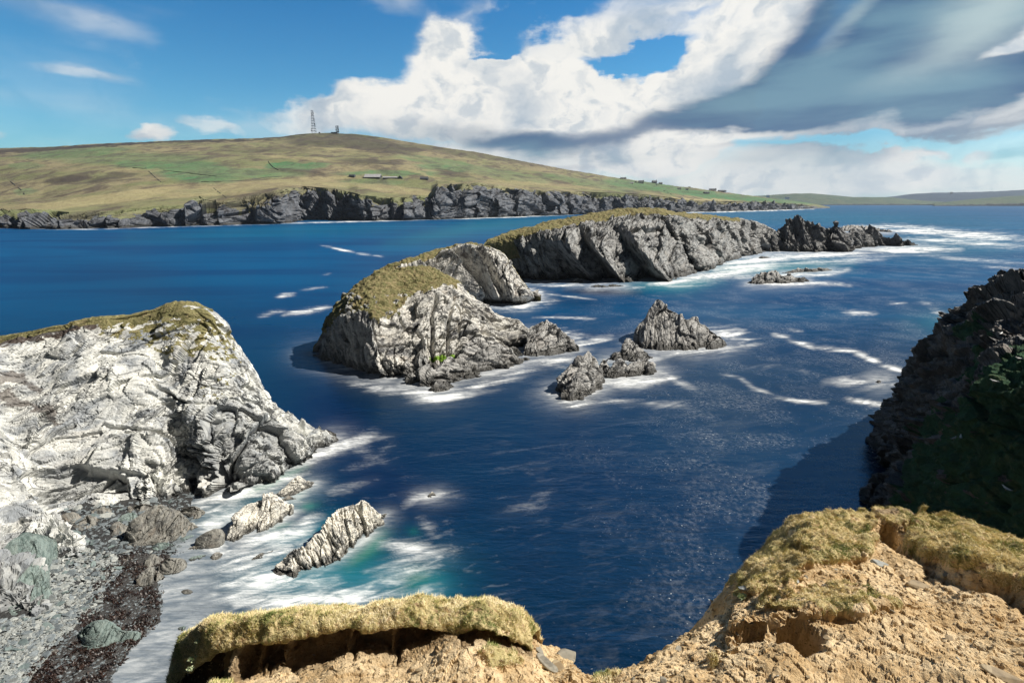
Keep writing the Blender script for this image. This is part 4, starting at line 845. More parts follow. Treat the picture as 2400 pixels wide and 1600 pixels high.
    d = saw * (0.15 + .85 * sstep(1.0, .55, S)) * sstep(1.02, .9, S) * np.clip(tb[None] / 900, .5, 1.6)
    N = normals(smoothgrid(G, 6)); 
    if (N * (np.array([0, 0, H]) - G)).sum(-1).mean() < 0: N = -N
    d0 = rock(G, 26, frame(35, 60), 71, 3, 0.8) * sstep(1.0, .9, S)
    arch = np.zeros(len(x))
    big = 26 * fbm(np.stack([x / 150, 0 * x, 0 * x + 2.2], -1), 3, .55)[None] * sstep(1.0, .5, S)
    G = G + np.array([-.3, -.95, 0]) * ((saw * (0.15 + .85 * sstep(1.0, .6, S)) * sstep(1.0, .93, S) + big - 6) * np.clip(tb[None] / 900, .5, 1.6) * sstep(1945, 1850, x)[None])[..., None]
    d = d0
    G = G + N * (d * sstep(1945, 1850, x)[None])[..., None]
    # land above the cliff
    def seg(A_, B_, n, bulge=0):
        r = np.linspace(0, 1, n + 1)[1:, None, None]; return A_[None] * (1 - r) + B_[None] * r
    land = np.concatenate([seg(PT, PM, 60), seg(PM, PH, 110), seg(PH, PS, 70), seg(PS, PX, 8), seg(PX, PY, 6)])
    r = np.arange(len(land)); K = np.ones(25) / 25
    # soften the creases between the sections, keep the cliff edge
    Lz = land[..., 2].copy(); pad = np.concatenate([np.repeat(Lz[:1], 12, 0), Lz, np.repeat(Lz[-1:], 12, 0)])
    sm = np.stack([pad[i:i + len(Lz)] for i in range(25)]).mean(0); wgt = sstep(0, 25, r)[:, None] * sstep(240, 225, r)[:, None]
    land[..., 2] = Lz * (1 - wgt) + sm * wgt
    q = land * np.array([1 / 260, 1 / 260, 0])
    hill = (fbm(q, 5, 0.5, seed=3) * 7 * sstep(5, 60, r)[:, None] * sstep(245, 220, r)[:, None] + fbm(q * 7, 4, .55, seed=5) * 1.3 * sstep(2, 15, r)[:, None]) * sstep(1945, 1700, x)[None]
    # little burns cut in the slope
    land[..., 2] += hill
    px, py = proj(land)
    def blob(lst):
        o = np.zeros(px.shape); jx = px + 14 * fbm(q * 5, 3, seed=1); jy = py + 3.5 * fbm(q * 6, 3, seed=2)
        for cx, cy, rx, ry, rot, a in lst:
            c_, s_ = math.cos(math.radians(rot)), math.sin(math.radians(rot)); X = jx / 1.0204 - cx; Y = jy / 1.0204 - cy
            dd = np.hypot((X * c_ + Y * s_) / rx, (-X * s_ + Y * c_) / ry); np.maximum(o, a * sstep(1.15, .7, dd), out=o)
        return o
    green = blob([(450, 395, 110, 26, 4, .8), (340, 380, 90, 12, 2, .7), (650, 380, 40, 9, -4, 1), (700, 382, 60, 8, -3, .9), (170, 350, 140, 14, -4, .55), (300, 365, 200, 14, 0, .4), (600, 398, 110, 12, 0, .6), (1020, 385, 70, 8, 5, .7), (1010, 372, 120, 9, 8, .5), (900, 398, 130, 7, 0, .7),
                  (1150, 400, 120, 12, 10, .35), (1350, 420, 120, 10, 10, .45), (1500, 430, 120, 10, 8, .8), (1620, 447, 90, 9, 8, 1), (1700, 455, 70, 7, 6, 1), (1800, 462, 90, 5, 4, .9), (1430, 425, 60, 8, 9, .7), (60, 380, 50, 8, 0, .4), (860, 418, 80, 8, 0, .35), (450, 440, 80, 6, 2, .4), (60, 440, 30, 8, 0, .5)])
    heather = blob([(840, 330, 120, 20, 10, .7), (760, 325, 110, 14, 0, .6), (150, 412, 60, 9, -4, .75), (260, 405, 70, 8, -12, .6), (60, 345, 180, 5, -3, .9), (240, 334, 160, 3.4, -3, 1), (480, 324, 160, 3, -1, .9), (640, 316, 60, 2.6, -3, .8), (1000, 345, 110, 8, 9, .5), (1150, 362, 110, 8, 11, .5), (850, 372, 90, 7, 2, .6), (690, 395, 70, 6, 6, .5), (1040, 398, 50, 7, 12, .6), (620, 345, 120, 6, 0, .35), (1300, 385, 80, 4, 11, .4)])
    straw = blob([(560, 428, 300, 9, -5, .5), (250, 455, 200, 13, -8, .7), (480, 445, 120, 8, -2, .6), (120, 470, 160, 8, -5, .5), (900, 435, 110, 10, 6, .55), (760, 425, 120, 6, 0, .5), (1250, 425, 170, 5, 4, .45), (1600, 458, 100, 2.5, 2, .8), (850, 352, 150, 4, 6, .3), (980, 402, 90, 3.5, 16, .5), (320, 392, 60, 6, 0, .4), (680, 362, 100, 4, 3, .4)])
    root = empty('far_cliffs', (PB[600, 0], PB[600, 1], 0), kind='structure')
    o0 = np.array(root.location)
    V = G - o0; mk = ((S > 0.84 + 0.16 * fbm(G * 0.03, 4, .6)) & (S > 0.5))
    mk |= (S > 0.45) & (S + .35 * fbm(G * .03, 4, .6, seed=4) > np.interp(x, [0, 250, 500, 560, 660, 680, 840, 870, 990, 1010, 1940], [.7, .75, .72, .62, .62, 2, 2, .75, .8, 2, 2])[None])
    Q = quads(*G.shape[:2]); mq = mk.reshape(-1)[Q].mean(1) > .5
    z3 = np.zeros(S.shape)
    link('cliff_face', mesh('cliff_face', V, Q[~mq]), M_FAR, root)
    MM = far_material()
    link('cliff_grass', mesh('cliff_grass', V, Q[mq], attrs={'green': z3 + .15, 'heather': z3, 'straw': z3}), MM, root)
    land2 = np.concatenate([G[-1:], land]); ex = lambda a: np.concatenate([a[:1], a])
    link('hillside', mesh('hillside', land2, quads(*land2.shape[:2]), smooth=True, attrs={'green': ex(green), 'heather': ex(heather), 'straw': ex(straw)}), MM, kind='structure')
    FAR['land'] = land; FAR['px'] = px; FAR['py'] = py
build_far()
def onhill(px, py):
    """point of the hillside seen at a photo pixel (first one met)"""
    d = np.hypot(FAR['px'] - px, (FAR['py'] - py) * 2); d[FAR['land'][..., 2] < 1] = 1e9; i = np.unravel_index(np.argmin(d), d.shape)
    return FAR['land'][i].copy()
def build_distant():
    def strip(name, x0, x1, tops, by, thick, mat, seed, amp, cliff=0):
        x = np.linspace(x0, x1, 300); ty = tab(x, tops); by_ = np.interp(x, [x0, x1], by) if not np.isscalar(by) else np.full(x.shape, by)
        t0 = depth(on(x, by_)); B = on(x, by_); B[:, 2] = -3; B1 = B.copy(); B1[:, 2] = cliff; K = at(x, ty, t0 + thick); E = K + np.array([0, thick, 0]); E[:, 2] = -5
        K[:, 2] = np.maximum(K[:, 2], B1[:, 2] + .5)
        r = np.linspace(0, 1, 26)[1:, None, None]; mid = B1[None] * (1 - r) + K[None] * r
        mid[..., 2] = B1[:, 2] + (K[:, 2] - B1[:, 2])[None] * np.sin(r[..., 0] * math.pi / 2) ** 0.9
        mid[..., 2] += fbm(mid / (thick * .3), 4, seed=seed) * amp * np.sin(r[..., 0] * math.pi) 
        G = np.concatenate([B[None], B1[None], mid, E[None]]); G[0:2, :, 1] += 60 * fbm(G[0:2] / 120, 3)[..., ][...]
        link(name, mesh(name, G, quads(*G.shape[:2]), smooth=True), mat, kind='structure')
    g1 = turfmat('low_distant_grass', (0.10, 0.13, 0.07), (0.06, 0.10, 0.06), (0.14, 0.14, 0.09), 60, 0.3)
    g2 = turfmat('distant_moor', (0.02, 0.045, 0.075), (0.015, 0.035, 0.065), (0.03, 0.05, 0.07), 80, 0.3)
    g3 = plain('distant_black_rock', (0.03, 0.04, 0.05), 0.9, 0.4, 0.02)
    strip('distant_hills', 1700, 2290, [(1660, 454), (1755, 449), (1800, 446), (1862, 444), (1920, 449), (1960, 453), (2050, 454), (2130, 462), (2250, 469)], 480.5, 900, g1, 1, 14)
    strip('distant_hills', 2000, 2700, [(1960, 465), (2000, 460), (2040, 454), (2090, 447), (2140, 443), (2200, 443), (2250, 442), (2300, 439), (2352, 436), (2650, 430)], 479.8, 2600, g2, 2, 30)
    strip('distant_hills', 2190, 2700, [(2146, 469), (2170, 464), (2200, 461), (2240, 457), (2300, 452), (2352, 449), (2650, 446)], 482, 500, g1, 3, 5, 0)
    # low black rocks along that coast
    def rocks(x0, x1, by, top, seed, amp):
        x = np.linspace(x0, x1, 160); B = on(x, np.full(x.shape, by)); B[:, 1] -= 25
        hh = amp * (0.55 + 0.45 * fbm(np.stack([x / 22, 0 * x, 0 * x + seed], -1), 4)) * np.sin(np.linspace(0.02, 1, 160) * 2.9) ** .5
        hh = np.abs(hh) + .3; A1 = B.copy(); A1[:, 2] = -2; B2 = B.copy(); B2[:, 1] += 8; B2[:, 2] = hh * .8; B3 = B.copy(); B3[:, 1] += 22; B3[:, 2] = hh; B4 = B.copy(); B4[:, 1] += 60; B4[:, 2] = -2
        G = np.stack([A1, B2, B3, B4]); link('distant_rocks', mesh('distant_rocks', G, quads(4, 160)), g3, kind='structure')
    rocks(1910, 2200, 480.9, 0, 3, 22); rocks(2188, 2700, 482.8, 0, 8, 34); rocks(1760, 1900, 481.2, 0, 5, 6)
build_distant()

# ---------------------------------------------------------------- the shaded cliff on the right
def build_cliff():
    tabs = [[(1960, 1420, 50), (2040, 1400, 42), (2180, 1380, 34), (2320, 1340, 29), (2480, 1270, 26), (2750, 1100, 24), (3100, 900, 24)],
            [(2000, 1300, 51), (2070, 1290, 44), (2180, 1260, 37), (2300, 1200, 31), (2460, 1120, 27), (2720, 960, 25), (3100, 780, 25)],
            [(2030, 1225, 52), (2092, 1200, 47), (2180, 1150, 39), (2290, 1080, 32.5), (2440, 990, 28.5), (2700, 850, 27), (3100, 660, 27)],
            [(2046, 1175, 54), (2102, 1140, 50), (2170, 1080, 42), (2262, 1000, 35), (2400, 900, 31), (2700, 740, 30), (3100, 560, 31)],
            [(2098, 1118, 58.5), (2124, 1080, 55), (2180, 1000, 48), (2270, 900, 41), (2400, 800, 37), (2700, 640, 36), (3100, 480, 38)],
            [(2086, 1066, 63), (2108, 1020, 59), (2168, 930, 53), (2260, 820, 47), (2400, 700, 43), (2700, 560, 42), (3100, 420, 45)],
            [(2060, 1034, 66.5), (2080, 980, 65), (2130, 900, 62), (2222, 782, 57), (2350, 655, 53), (2600, 520, 51), (3000, 400, 55)],
            [(2068, 1020, 69), (2092, 968, 68), (2146, 882, 65.5), (2232, 772, 61), (2342, 652, 57), (2500, 575, 57), (3000, 400, 62)],
            [(2090, 1010, 74), (2120, 975, 75), (2180, 905, 74), (2260, 815, 71), (2380, 710, 68), (2560, 640, 68), (3000, 480, 74)],
            [(2150, 960, 90), (2180, 940, 90), (2240, 900, 90), (2330, 850, 90), (2460, 800, 90), (2640, 730, 90), (3000, 620, 95)]]
    T_ = np.array(tabs, float); W = at(T_[..., 0], T_[..., 1], T_[..., 2])
    W[:, 0, 2] = np.minimum(W[:, 0, 2], 0.0)
    W[..., 2] = np.where(W[..., 2] > 20, 20 + (W[..., 2] - 20) * .35, W[..., 2])
    G = catmull(W, 420); G = np.swapaxes(catmull(np.swapaxes(G, 0, 1), 360), 0, 1)
    G = G.transpose(1, 0, 2)       # rows go up, columns go along
    L0 = G[:1].copy(); L0[..., 2] -= 3; L0[..., 0] -= .5; G = np.concatenate([L0, G])
    N = normals(smoothgrid(G, 8)); c = (N * (np.array([0, 0, H]) - G)).sum(-1)
    if np.median(c) < 0: N = -N
    px, py = proj(G)
    wx = px + 26 * fbm(G * .22, 4, .6, seed=1); wy = py + 26 * fbm(G * .22, 4, .6, seed=2)
    grass = inpoly(wx, wy, [(2140, 1180), (2170, 1080), (2230, 1020), (2290, 965), (2360, 900), (2420, 840), (3200, 500), (3200, 1500), (2000, 1500), (2120, 1300)])
    grass |= inpoly(wx, wy, [(2255, 765), (2300, 740), (2330, 770), (2290, 800)]) | inpoly(wx, wy, [(2290, 860), (2340, 800), (2370, 830), (2330, 900), (2290, 900)]) | inpoly(wx, wy, [(2180, 990), (2240, 940), (2260, 960), (2190, 1050)])
    ledge = fbm(G * np.array([.35, .35, .9]), 4, .6, seed=7)
    grass &= ledge > -0.75
    tm = smoothgrid(grass.astype(float), 3)
    d = rock(G, 3.4, frame(10, 65), 131, 5, 0.6) * (1 - .7 * tm) + 0.9 * ridged(G * np.array([.12, .12, .3]), 3, .5, 4) * (1 - .3 * tm) + tm * .8 * np.abs(perlin(G * .7)) + .3 * tm * fbm(G * 1.5, 3)
    G2 = G + N * (d * 0.9)[..., None]
    root = empty('shaded_cliff', (G[1, 200, 0], G[1, 200, 1], 0), kind='structure')
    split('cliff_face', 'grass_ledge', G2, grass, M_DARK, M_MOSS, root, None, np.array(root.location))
    FAR['cliff'] = (G2, *proj(G2), N)
build_cliff()
skerry('small_skerry', 'dark knob of rock at the waterline below the shaded cliff', 'skerry', [(2024, 1168, 1166), (2030, 1172, 1160), (2036, 1186, 1150), (2044, 1200, 1136), (2054, 1202, 1134), (2064, 1200, 1142), (2076, 1196, 1134), (2090, 1190, 1140), (2104, 1180, 1150)], M_DARK, 1.3, 141, k=.6, foam=False, amp=1.2)

# ---------------------------------------------------------------- the cliff top underfoot
def soil_material():
    m, T, b = material('ochre_soil')
    pos = T.n('ShaderNodeNewGeometry').outputs['Position']
    n1 = T.noise(pos, 1.6, 6, 0.6, 0.3); n2 = T.noise(pos, 14, 6, 0.7, 0.2); n3 = T.noise(pos, 60, 3, 0.6)
    c = T.mix(T.mr(n1, .38, .64), (0.84, 0.65, 0.40, 1), (0.60, 0.42, 0.22, 1))
    c = T.mix(T.mr(n2, .48, .66, 0, .5), c, (0.24, 0.14, 0.06, 1))
    v = T.n('ShaderNodeTexVoronoi'); v.inputs['Scale'].default_value = 16; T.l(T.vm('ADD', pos, T.vm('SCALE', T.noise(pos, 20, 2, out=1), 0.05)), v.inputs[0])
    sep = T.n('ShaderNodeSeparateColor'); T.l(v.outputs['Color'], sep.inputs[0])
    peb = T.m('MULTIPLY', T.mr(sep.outputs[0], .68, .72), T.mr(v.outputs['Distance'], .018, .026, 1.0, 0.0))
    c = T.mix(T.m('MULTIPLY', peb, .8), c, T.mix(sep.outputs[1], (0.45, 0.40, 0.30, 1), (0.25, 0.22, 0.17, 1)))
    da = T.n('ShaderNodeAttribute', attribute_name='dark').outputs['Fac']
    c = T.mix(T.m('MULTIPLY', da, .75), c, (0.085, 0.05, 0.025, 1))  # painted shade of hollows and pits, and the brown knoll
    T.put(b.inputs['Base Color'], c); b.inputs['Roughness'].default_value = 0.95; b.inputs['Specular IOR Level'].default_value = 0.15
    bp = T.n('ShaderNodeBump'); bp.inputs['Distance'].default_value = 0.05; bp.inputs['Strength'].default_value = 1.0
    T.l(T.m('ADD', T.m('ADD', n2, T.m('MULTIPLY', n3, .4)), T.m('MULTIPLY', peb, .35)), bp.inputs['Height']); T.l(bp.outputs[0], b.inputs['Normal'])
    return m
M_SOIL = soil_material()
M_MAT = turfmat('dry_turf', (0.58, 0.47, 0.25), (0.40, 0.34, 0.16), (0.44, 0.28, 0.17), 0.12, 0.5)
BANKS = []
def soil_relief(G, a=1.0):
    v, e = cells(G / .22 + .35 * fbm(G / .25, 2)[..., None], 3); v2, e2 = cells(G / .085, 8)
    return a * .78 * (.07 * fbm(G / .9, 3, seed=2) + .026 * v + .018 * v2 + .016 * fbm(G / .12, 3, .6, seed=4))
def build_left_bank():
    top = [(398, 1640, 7.6), (401, 1585, 7.5), (408, 1543, 7.4), (440, 1492, 7.25), (488, 1461, 7.1), (542, 1461, 7.05), (618, 1441, 7.0), (713, 1438, 7.0), (809, 1437, 6.95), (880, 1425, 6.9), (970, 1412, 6.85), (1047, 1420, 6.8), (1123, 1416, 6.75), (1185, 1427, 6.7), (1226, 1449, 6.65), (1246, 1490, 6.6)]
    lip = [(400, 1690), (404, 1620), (414, 1590), (450, 1560), (500, 1530), (552, 1514), (604, 1506), (713, 1489), (820, 1472), (880, 1474), (970, 1470), (1060, 1478), (1116, 1466), (1170, 1486), (1215, 1500), (1248, 1520)]
    shb = [(402, 1700), (408, 1680), (420, 1660), (455, 1640), (500, 1600), (552, 1590), (604, 1574), (680, 1566), (745, 1562), (832, 1542), (915, 1548), (1000, 1524), (1066, 1499), (1113, 1507), (1190, 1520), (1250, 1540)]
    rec = [0, 0, .02, .1, .1, .15, .5, .55, .5, .6, .62, .6, .45, .45, .2, 0.02]
    rows = []
    T_ = np.array(top, float); L_ = np.array(lip, float); B_ = np.array(shb, float); rc = np.array(rec)
    P = lambda x, y, t: at(x, y, t)
    top_w = P(T_[:, 0], T_[:, 1], T_[:, 2])
    off = lambda W, d: W + np.array(d)
    lat = np.zeros_like(top_w); lat[:, 0] = np.interp(T_[:, 0], [400, 520, 1200, 1250], [-.25, 0, 0, .15])
    ctrl = [off(top_w, (0, 6, 0)) + lat * 3, off(top_w, (0, 2.2, -9)) + lat * 3, off(top_w, (0, 1.1, -2.2)) + lat * 2, off(top_w, (0, .45, -.45)) + lat, top_w]
    ctrl[0][:, 2] = -2
    lt = np.interp(T_[:, 0], [400, 500, 1200, 1250], [7.3, 6.75, 6.25, 6.4])
    lw = P(L_[:, 0], L_[:, 1], lt)
    ctrl += [top_w * .5 + lw * .5 + (0, 0, .06), lw]
    und = lw + np.stack([0 * rc, .10 + rc * .45, -.10 - .06 * rc], -1)
    bw = P(B_[:, 0], B_[:, 1] - 6, lt - .05) ; bw2 = bw + np.stack([0 * rc, rc * .50, -rc * .15], -1)
    ctrl += [und, und * .45 + bw2 * .55 + np.stack([0 * rc, rc * .12, 0 * rc], -1), bw2]
    ctrl += [P(B_[:, 0], B_[:, 1] + 8, lt - .25)]
    ctrl += [P(B_[:, 0] * 1.0, np.full(16, 1640), np.interp(T_[:, 0], [400, 500, 1200, 1250], [6.8, 5.7, 5.3, 5.5])), P(B_[:, 0] * .9 + 90, np.full(16, 1900.), np.full(16, 3.9)), P(B_[:, 0] * .6 + 300, np.full(16, 2600.), np.full(16, 2.2))]
    W = np.stack(ctrl)
    # rows: dense where seen
    nrow = [3, 6, 10, 16, 46, 46, 22, 22, 22, 22, 60, 40, 14]
    fine = catmull(W, 14 * 40 - 39)
    idx = np.concatenate([np.linspace(i * 40, (i + 1) * 40, n, endpoint=False).astype(int) for i, n in enumerate(nrow)] + [[13 * 40]])
    rowpar = idx / 40.0
    G = fine[idx]; G = catmull(np.swapaxes(G, 0, 1), 620).swapaxes(0, 1)
    R = rowpar[:, None] * np.ones(G.shape[1])
    px, py = proj(G)
    # hollows under the lip, with standing ribs of soil between them
    ribs = np.zeros(px.shape)
    for x0, w in [(575, 22), (700, 16), (838, 9), (1092, 14), (935, 5), (640, 5)]:
        ribs = np.maximum(ribs, np.exp(-((px + 6 * fbm(G * 4, 2) - x0) / w) ** 2))
    inh = sstep(6.2, 7.3, R) * sstep(10.2, 9.2, R)
    G = G - np.array([0, 1, 0]) * (ribs * .38 * inh)[..., None]
    N = normals(smoothgrid(G, 5)); 
    if (N * (np.array([0, 0, H]) - G)).sum(-1)[len(nrow) * 12:].mean() < 0: N = -N
    turf = (R > 2.6) & (R < 6.35 + .5 * fbm(G * 2.5, 3, .6, seed=3)) & (px > 395)
    turf |= (R > 3.0) & (R < 7.2) & (px < 520 + 25 * fbm(G * 3, 3)) & (fbm(G * 5, 3, seed=6) > -.3)
    jx = px + 16 * fbm(G * 3, 3, .6, seed=9); jy = py + 12 * fbm(G * 3, 3, .6, seed=10)
    turf |= inpoly(jx, jy, [(1120, 1530), (1160, 1510), (1205, 1520), (1225, 1560), (1180, 1560)]) & (R > 9)
    turf |= inpoly(jx, jy, [(150, 1610), (250, 1590), (380, 1600), (480, 1592), (540, 1598), (560, 1700), (100, 1700)]) & (R > 9)
    tm = smoothgrid(turf.astype(float), 3)
    d = soil_relief(G) * (1 - .55 * tm) + tm * (.05 * fbm(G / .35, 4, .6, seed=5) + .03 * np.abs(perlin(G / .14)) + .02)
    d *= sstep(13.2, 12, R)
    G2 = G + N * d[..., None]
    dk = inh * sstep(6.0, 7.0, R) * .9 + .5 * (px < 520) * sstep(6, 7, R)  # shade painted into the hollows under the lip and down the left side
    BANKS.append((G2, turf, proj(G2), dk))
    return G2, turf, dk
def build_right_bank():
    rim = [(1150, 1500, 6.9), (1242, 1484, 6.9), (1285, 1512, 6.85), (1340, 1543, 6.7), (1372, 1580, 6.5), (1428, 1594, 6.4), (1462, 1584, 6.4), (1519, 1567, 6.5), (1583, 1528, 6.8), (1630, 1503, 7.0), (1672, 1474, 7.2), (1727, 1454, 7.4), (1744, 1438, 7.6), (1730, 1400, 8.0), (1770, 1354, 8.4), (1804, 1320, 8.8), (1851, 1278, 9.2), (1876, 1240, 9.6), (1904, 1223, 9.8),
           (1953, 1221, 10.0), (2029, 1219, 10.2), (2042, 1206, 10.3), (2085, 1205, 10.4), (2123, 1210, 10.3), (2157, 1227, 10.1), (2191, 1239, 9.9), (2225, 1231, 9.8), (2263, 1244, 9.5), (2335, 1277, 9.1), (2400, 1299, 8.7), (2560, 1360, 8.2), (2800, 1480, 7.4)]
    n = len(rim); T_ = np.array(rim, float)
    botx = np.interp(np.arange(n), [0, 5, 12, 20, 28, n - 1], [1190, 1400, 1620, 1900, 2350, 2950])
    top = at(T_[:, 0], T_[:, 1], T_[:, 2]); bot = at(botx, np.full(n, 1780.), np.interp(np.arange(n), [0, 12, n - 1], [4.9, 4.6, 4.5])); bot2 = at(botx * .8 + 240, np.full(n, 2700.), np.full(n, 2.3))
    ctrl = [top + (0, 7, 0), top + (-.4, 3, -8), top + (-.3, 1.2, -2.4), top + (-.1, .4, -.4), top]
    ctrl[0][:, 2] = -2
    for f in (.15, .35, .6, .8): ctrl.append(top * (1 - f) + bot * f + (0, 0, .10 * math.sin(f * 3.14)))
    ctrl += [bot, bot2]
    W = np.stack(ctrl); k = len(W); nrow = [3, 6, 12, 16, 70, 90, 110, 70, 50, 16]
    fine = catmull(W, (k - 1) * 120 + 1)
    idx = np.concatenate([np.linspace(i * 120, (i + 1) * 120, m_, endpoint=False).astype(int) for i, m_ in enumerate(nrow)] + [[(k - 1) * 120]])
    G = fine[idx]; R = (idx / 120.0)[:, None]
    # even spacing along the rim
    G = catmull(np.swapaxes(G, 0, 1), 760).swapaxes(0, 1); R = R * np.ones(G.shape[1])
    px, py = proj(G)
    jx = px + 15 * fbm(G * 1.6, 4, .6, seed=9); jy = py + 12 * fbm(G * 1.6, 4, .6, seed=10)
    def soft(poly, k=4): return smoothgrid(inpoly(jx, jy, poly).astype(float), k)
    T1 = [(1700, 1400), (1850, 1180), (2029, 1180), (2050, 1225), (2055, 1262), (2040, 1300), (2005, 1322), (1900, 1335), (1850, 1345), (1815, 1365), (1780, 1392), (1745, 1400)]
    T2 = [(2140, 1180), (2225, 1180), (2430, 1270), (2900, 1500), (2900, 1700), (2600, 1500), (2440, 1436), (2370, 1405), (2300, 1372), (2230, 1345), (2160, 1322), (2138, 1290), (2145, 1250)]
    T3 = [(1800, 1408), (1850, 1378), (1960, 1372), (2050, 1392), (2110, 1420), (2070, 1440), (1990, 1450), (1930, 1450), (1850, 1440), (1790, 1445), (1765, 1430)]
    T4 = [(2036, 1170), (2120, 1180), (2150, 1225), (2110, 1240), (2060, 1235)]
    T5 = [(1815, 1370), (1840, 1350), (1880, 1352), (1860, 1392), (1800, 1420), (1780, 1412)]
    t1, t2, t3, t4, t5 = [soft(p, 12) for p in (T1, T2, T3, T4, T5)]
    G0 = G.copy()
    up = .13 * sstep(.05, .95, t1) + .30 * sstep(.05, .95, t2) + .14 * sstep(.2, .8, t3) + .16 * sstep(.1, .9, t4) + .10 * t5
    pit = .60 * soft([(1815, 1475), (1850, 1458), (1890, 1464), (1920, 1486), (1935, 1515), (1900, 1534), (1870, 1510), (1845, 1512)], 24) + .26 * soft([(1725, 1480), (1780, 1470), (1810, 1480), (1785, 1506), (1730, 1510)], 12)
    pit += .4 * soft([(2062, 1240), (2095, 1236), (2140, 1295), (2160, 1325), (2135, 1318), (2095, 1300)], 9) + .2 * soft([(2140, 1330), (2230, 1352), (2310, 1380), (2380, 1412), (2440, 1445), (2380, 1432), (2300, 1402), (2200, 1372)], 6)
    pit += .25 * soft([(1850, 1290), (1880, 1284), (1910, 1300), (1890, 1320), (1860, 1312)], 4)
    prot = .16 * soft([(1745, 1440), (1830, 1440), (1900, 1450), (1880, 1460), (1820, 1468), (1760, 1475), (1700, 1480)], 5)
    rimk = sstep(3.2, 4.4, R)
    G = G + np.array([0, 0, 1]) * ((up + prot - pit) * np.where(R < 4, .8, 1))[..., None]
    N = normals(smoothgrid(G, 4))
    if N[..., 2].mean() < 0: N = -N
    nz = fbm(G * 2.2, 4, .6, seed=7)
    turf = ((t1 > .5) & (nz > -.62)) | ((t2 > .45) & (nz > -.68)) | ((t3 > .5) & (nz > -.25)) | ((t4 > .5) & (nz > -.1)) | ((t5 > .5) & (nz > -.2))
    turf &= (R > 1.5)
    turf |= inpoly(jx, jy, [(1400, 1560), (1455, 1572), (1462, 1592), (1440, 1604), (1395, 1600)]) & (nz > -.3)
    turf |= inpoly(jx, jy, [(1664, 1540), (1684, 1536), (1692, 1548), (1676, 1556)]) | inpoly(jx, jy, [(1668, 1562), (1692, 1560), (1694, 1572), (1674, 1574)])
    tm = smoothgrid(turf.astype(float), 2)
    d = soil_relief(G, 1.25) * (1 - .5 * tm) + tm * (.06 * fbm(G / .5, 4, .6, seed=5) + .045 * np.abs(perlin(G / .16)) + .03 * fbm(G / .09, 2, seed=6)) + .12 * fbm(G * .6, 3, seed=1)
    d *= sstep(10, 9.2, R)
    dk = np.clip(pit * .8, 0, .8) * (1 - tm) + .8 * t4 * (1 - tm)  # shade painted into the pits; brown earth on the knoll
    G2 = G + N * d[..., None]
    return G2, turf, dk
def build_clifftop():
    root = empty('cliff_top', (0, 5, 24.5), kind='structure'); o0 = np.array(root.location)
    for G2, turf, dk in (build_left_bank(), build_right_bank()):
        V = (G2 - o0).reshape(-1, 3); Q = quads(*G2.shape[:2]); mq = turf.reshape(-1)[Q].mean(1) > .5
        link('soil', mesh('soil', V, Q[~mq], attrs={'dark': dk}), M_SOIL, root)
        link('turf', mesh('turf', V, Q[mq]), M_MAT, root)
        px, py = proj(G2); cen = G2.reshape(-1, 3)[Q]; c4 = cen.mean(1)
        nr = np.cross(cen[:, 2] - cen[:, 0], cen[:, 3] - cen[:, 1]); ar = np.linalg.norm(nr, axis=1) / 2
        cx, cy = proj(c4)
        vis = (cx > -60) & (cx < 2460) & (cy < 1660) & (c4[:, 2] > 22)
        FAR.setdefault('turfq', []).append((cen[mq & vis], ar[mq & vis])); FAR.setdefault('soilq', []).append((cen[~mq & vis], ar[~mq & vis]))
build_clifftop()

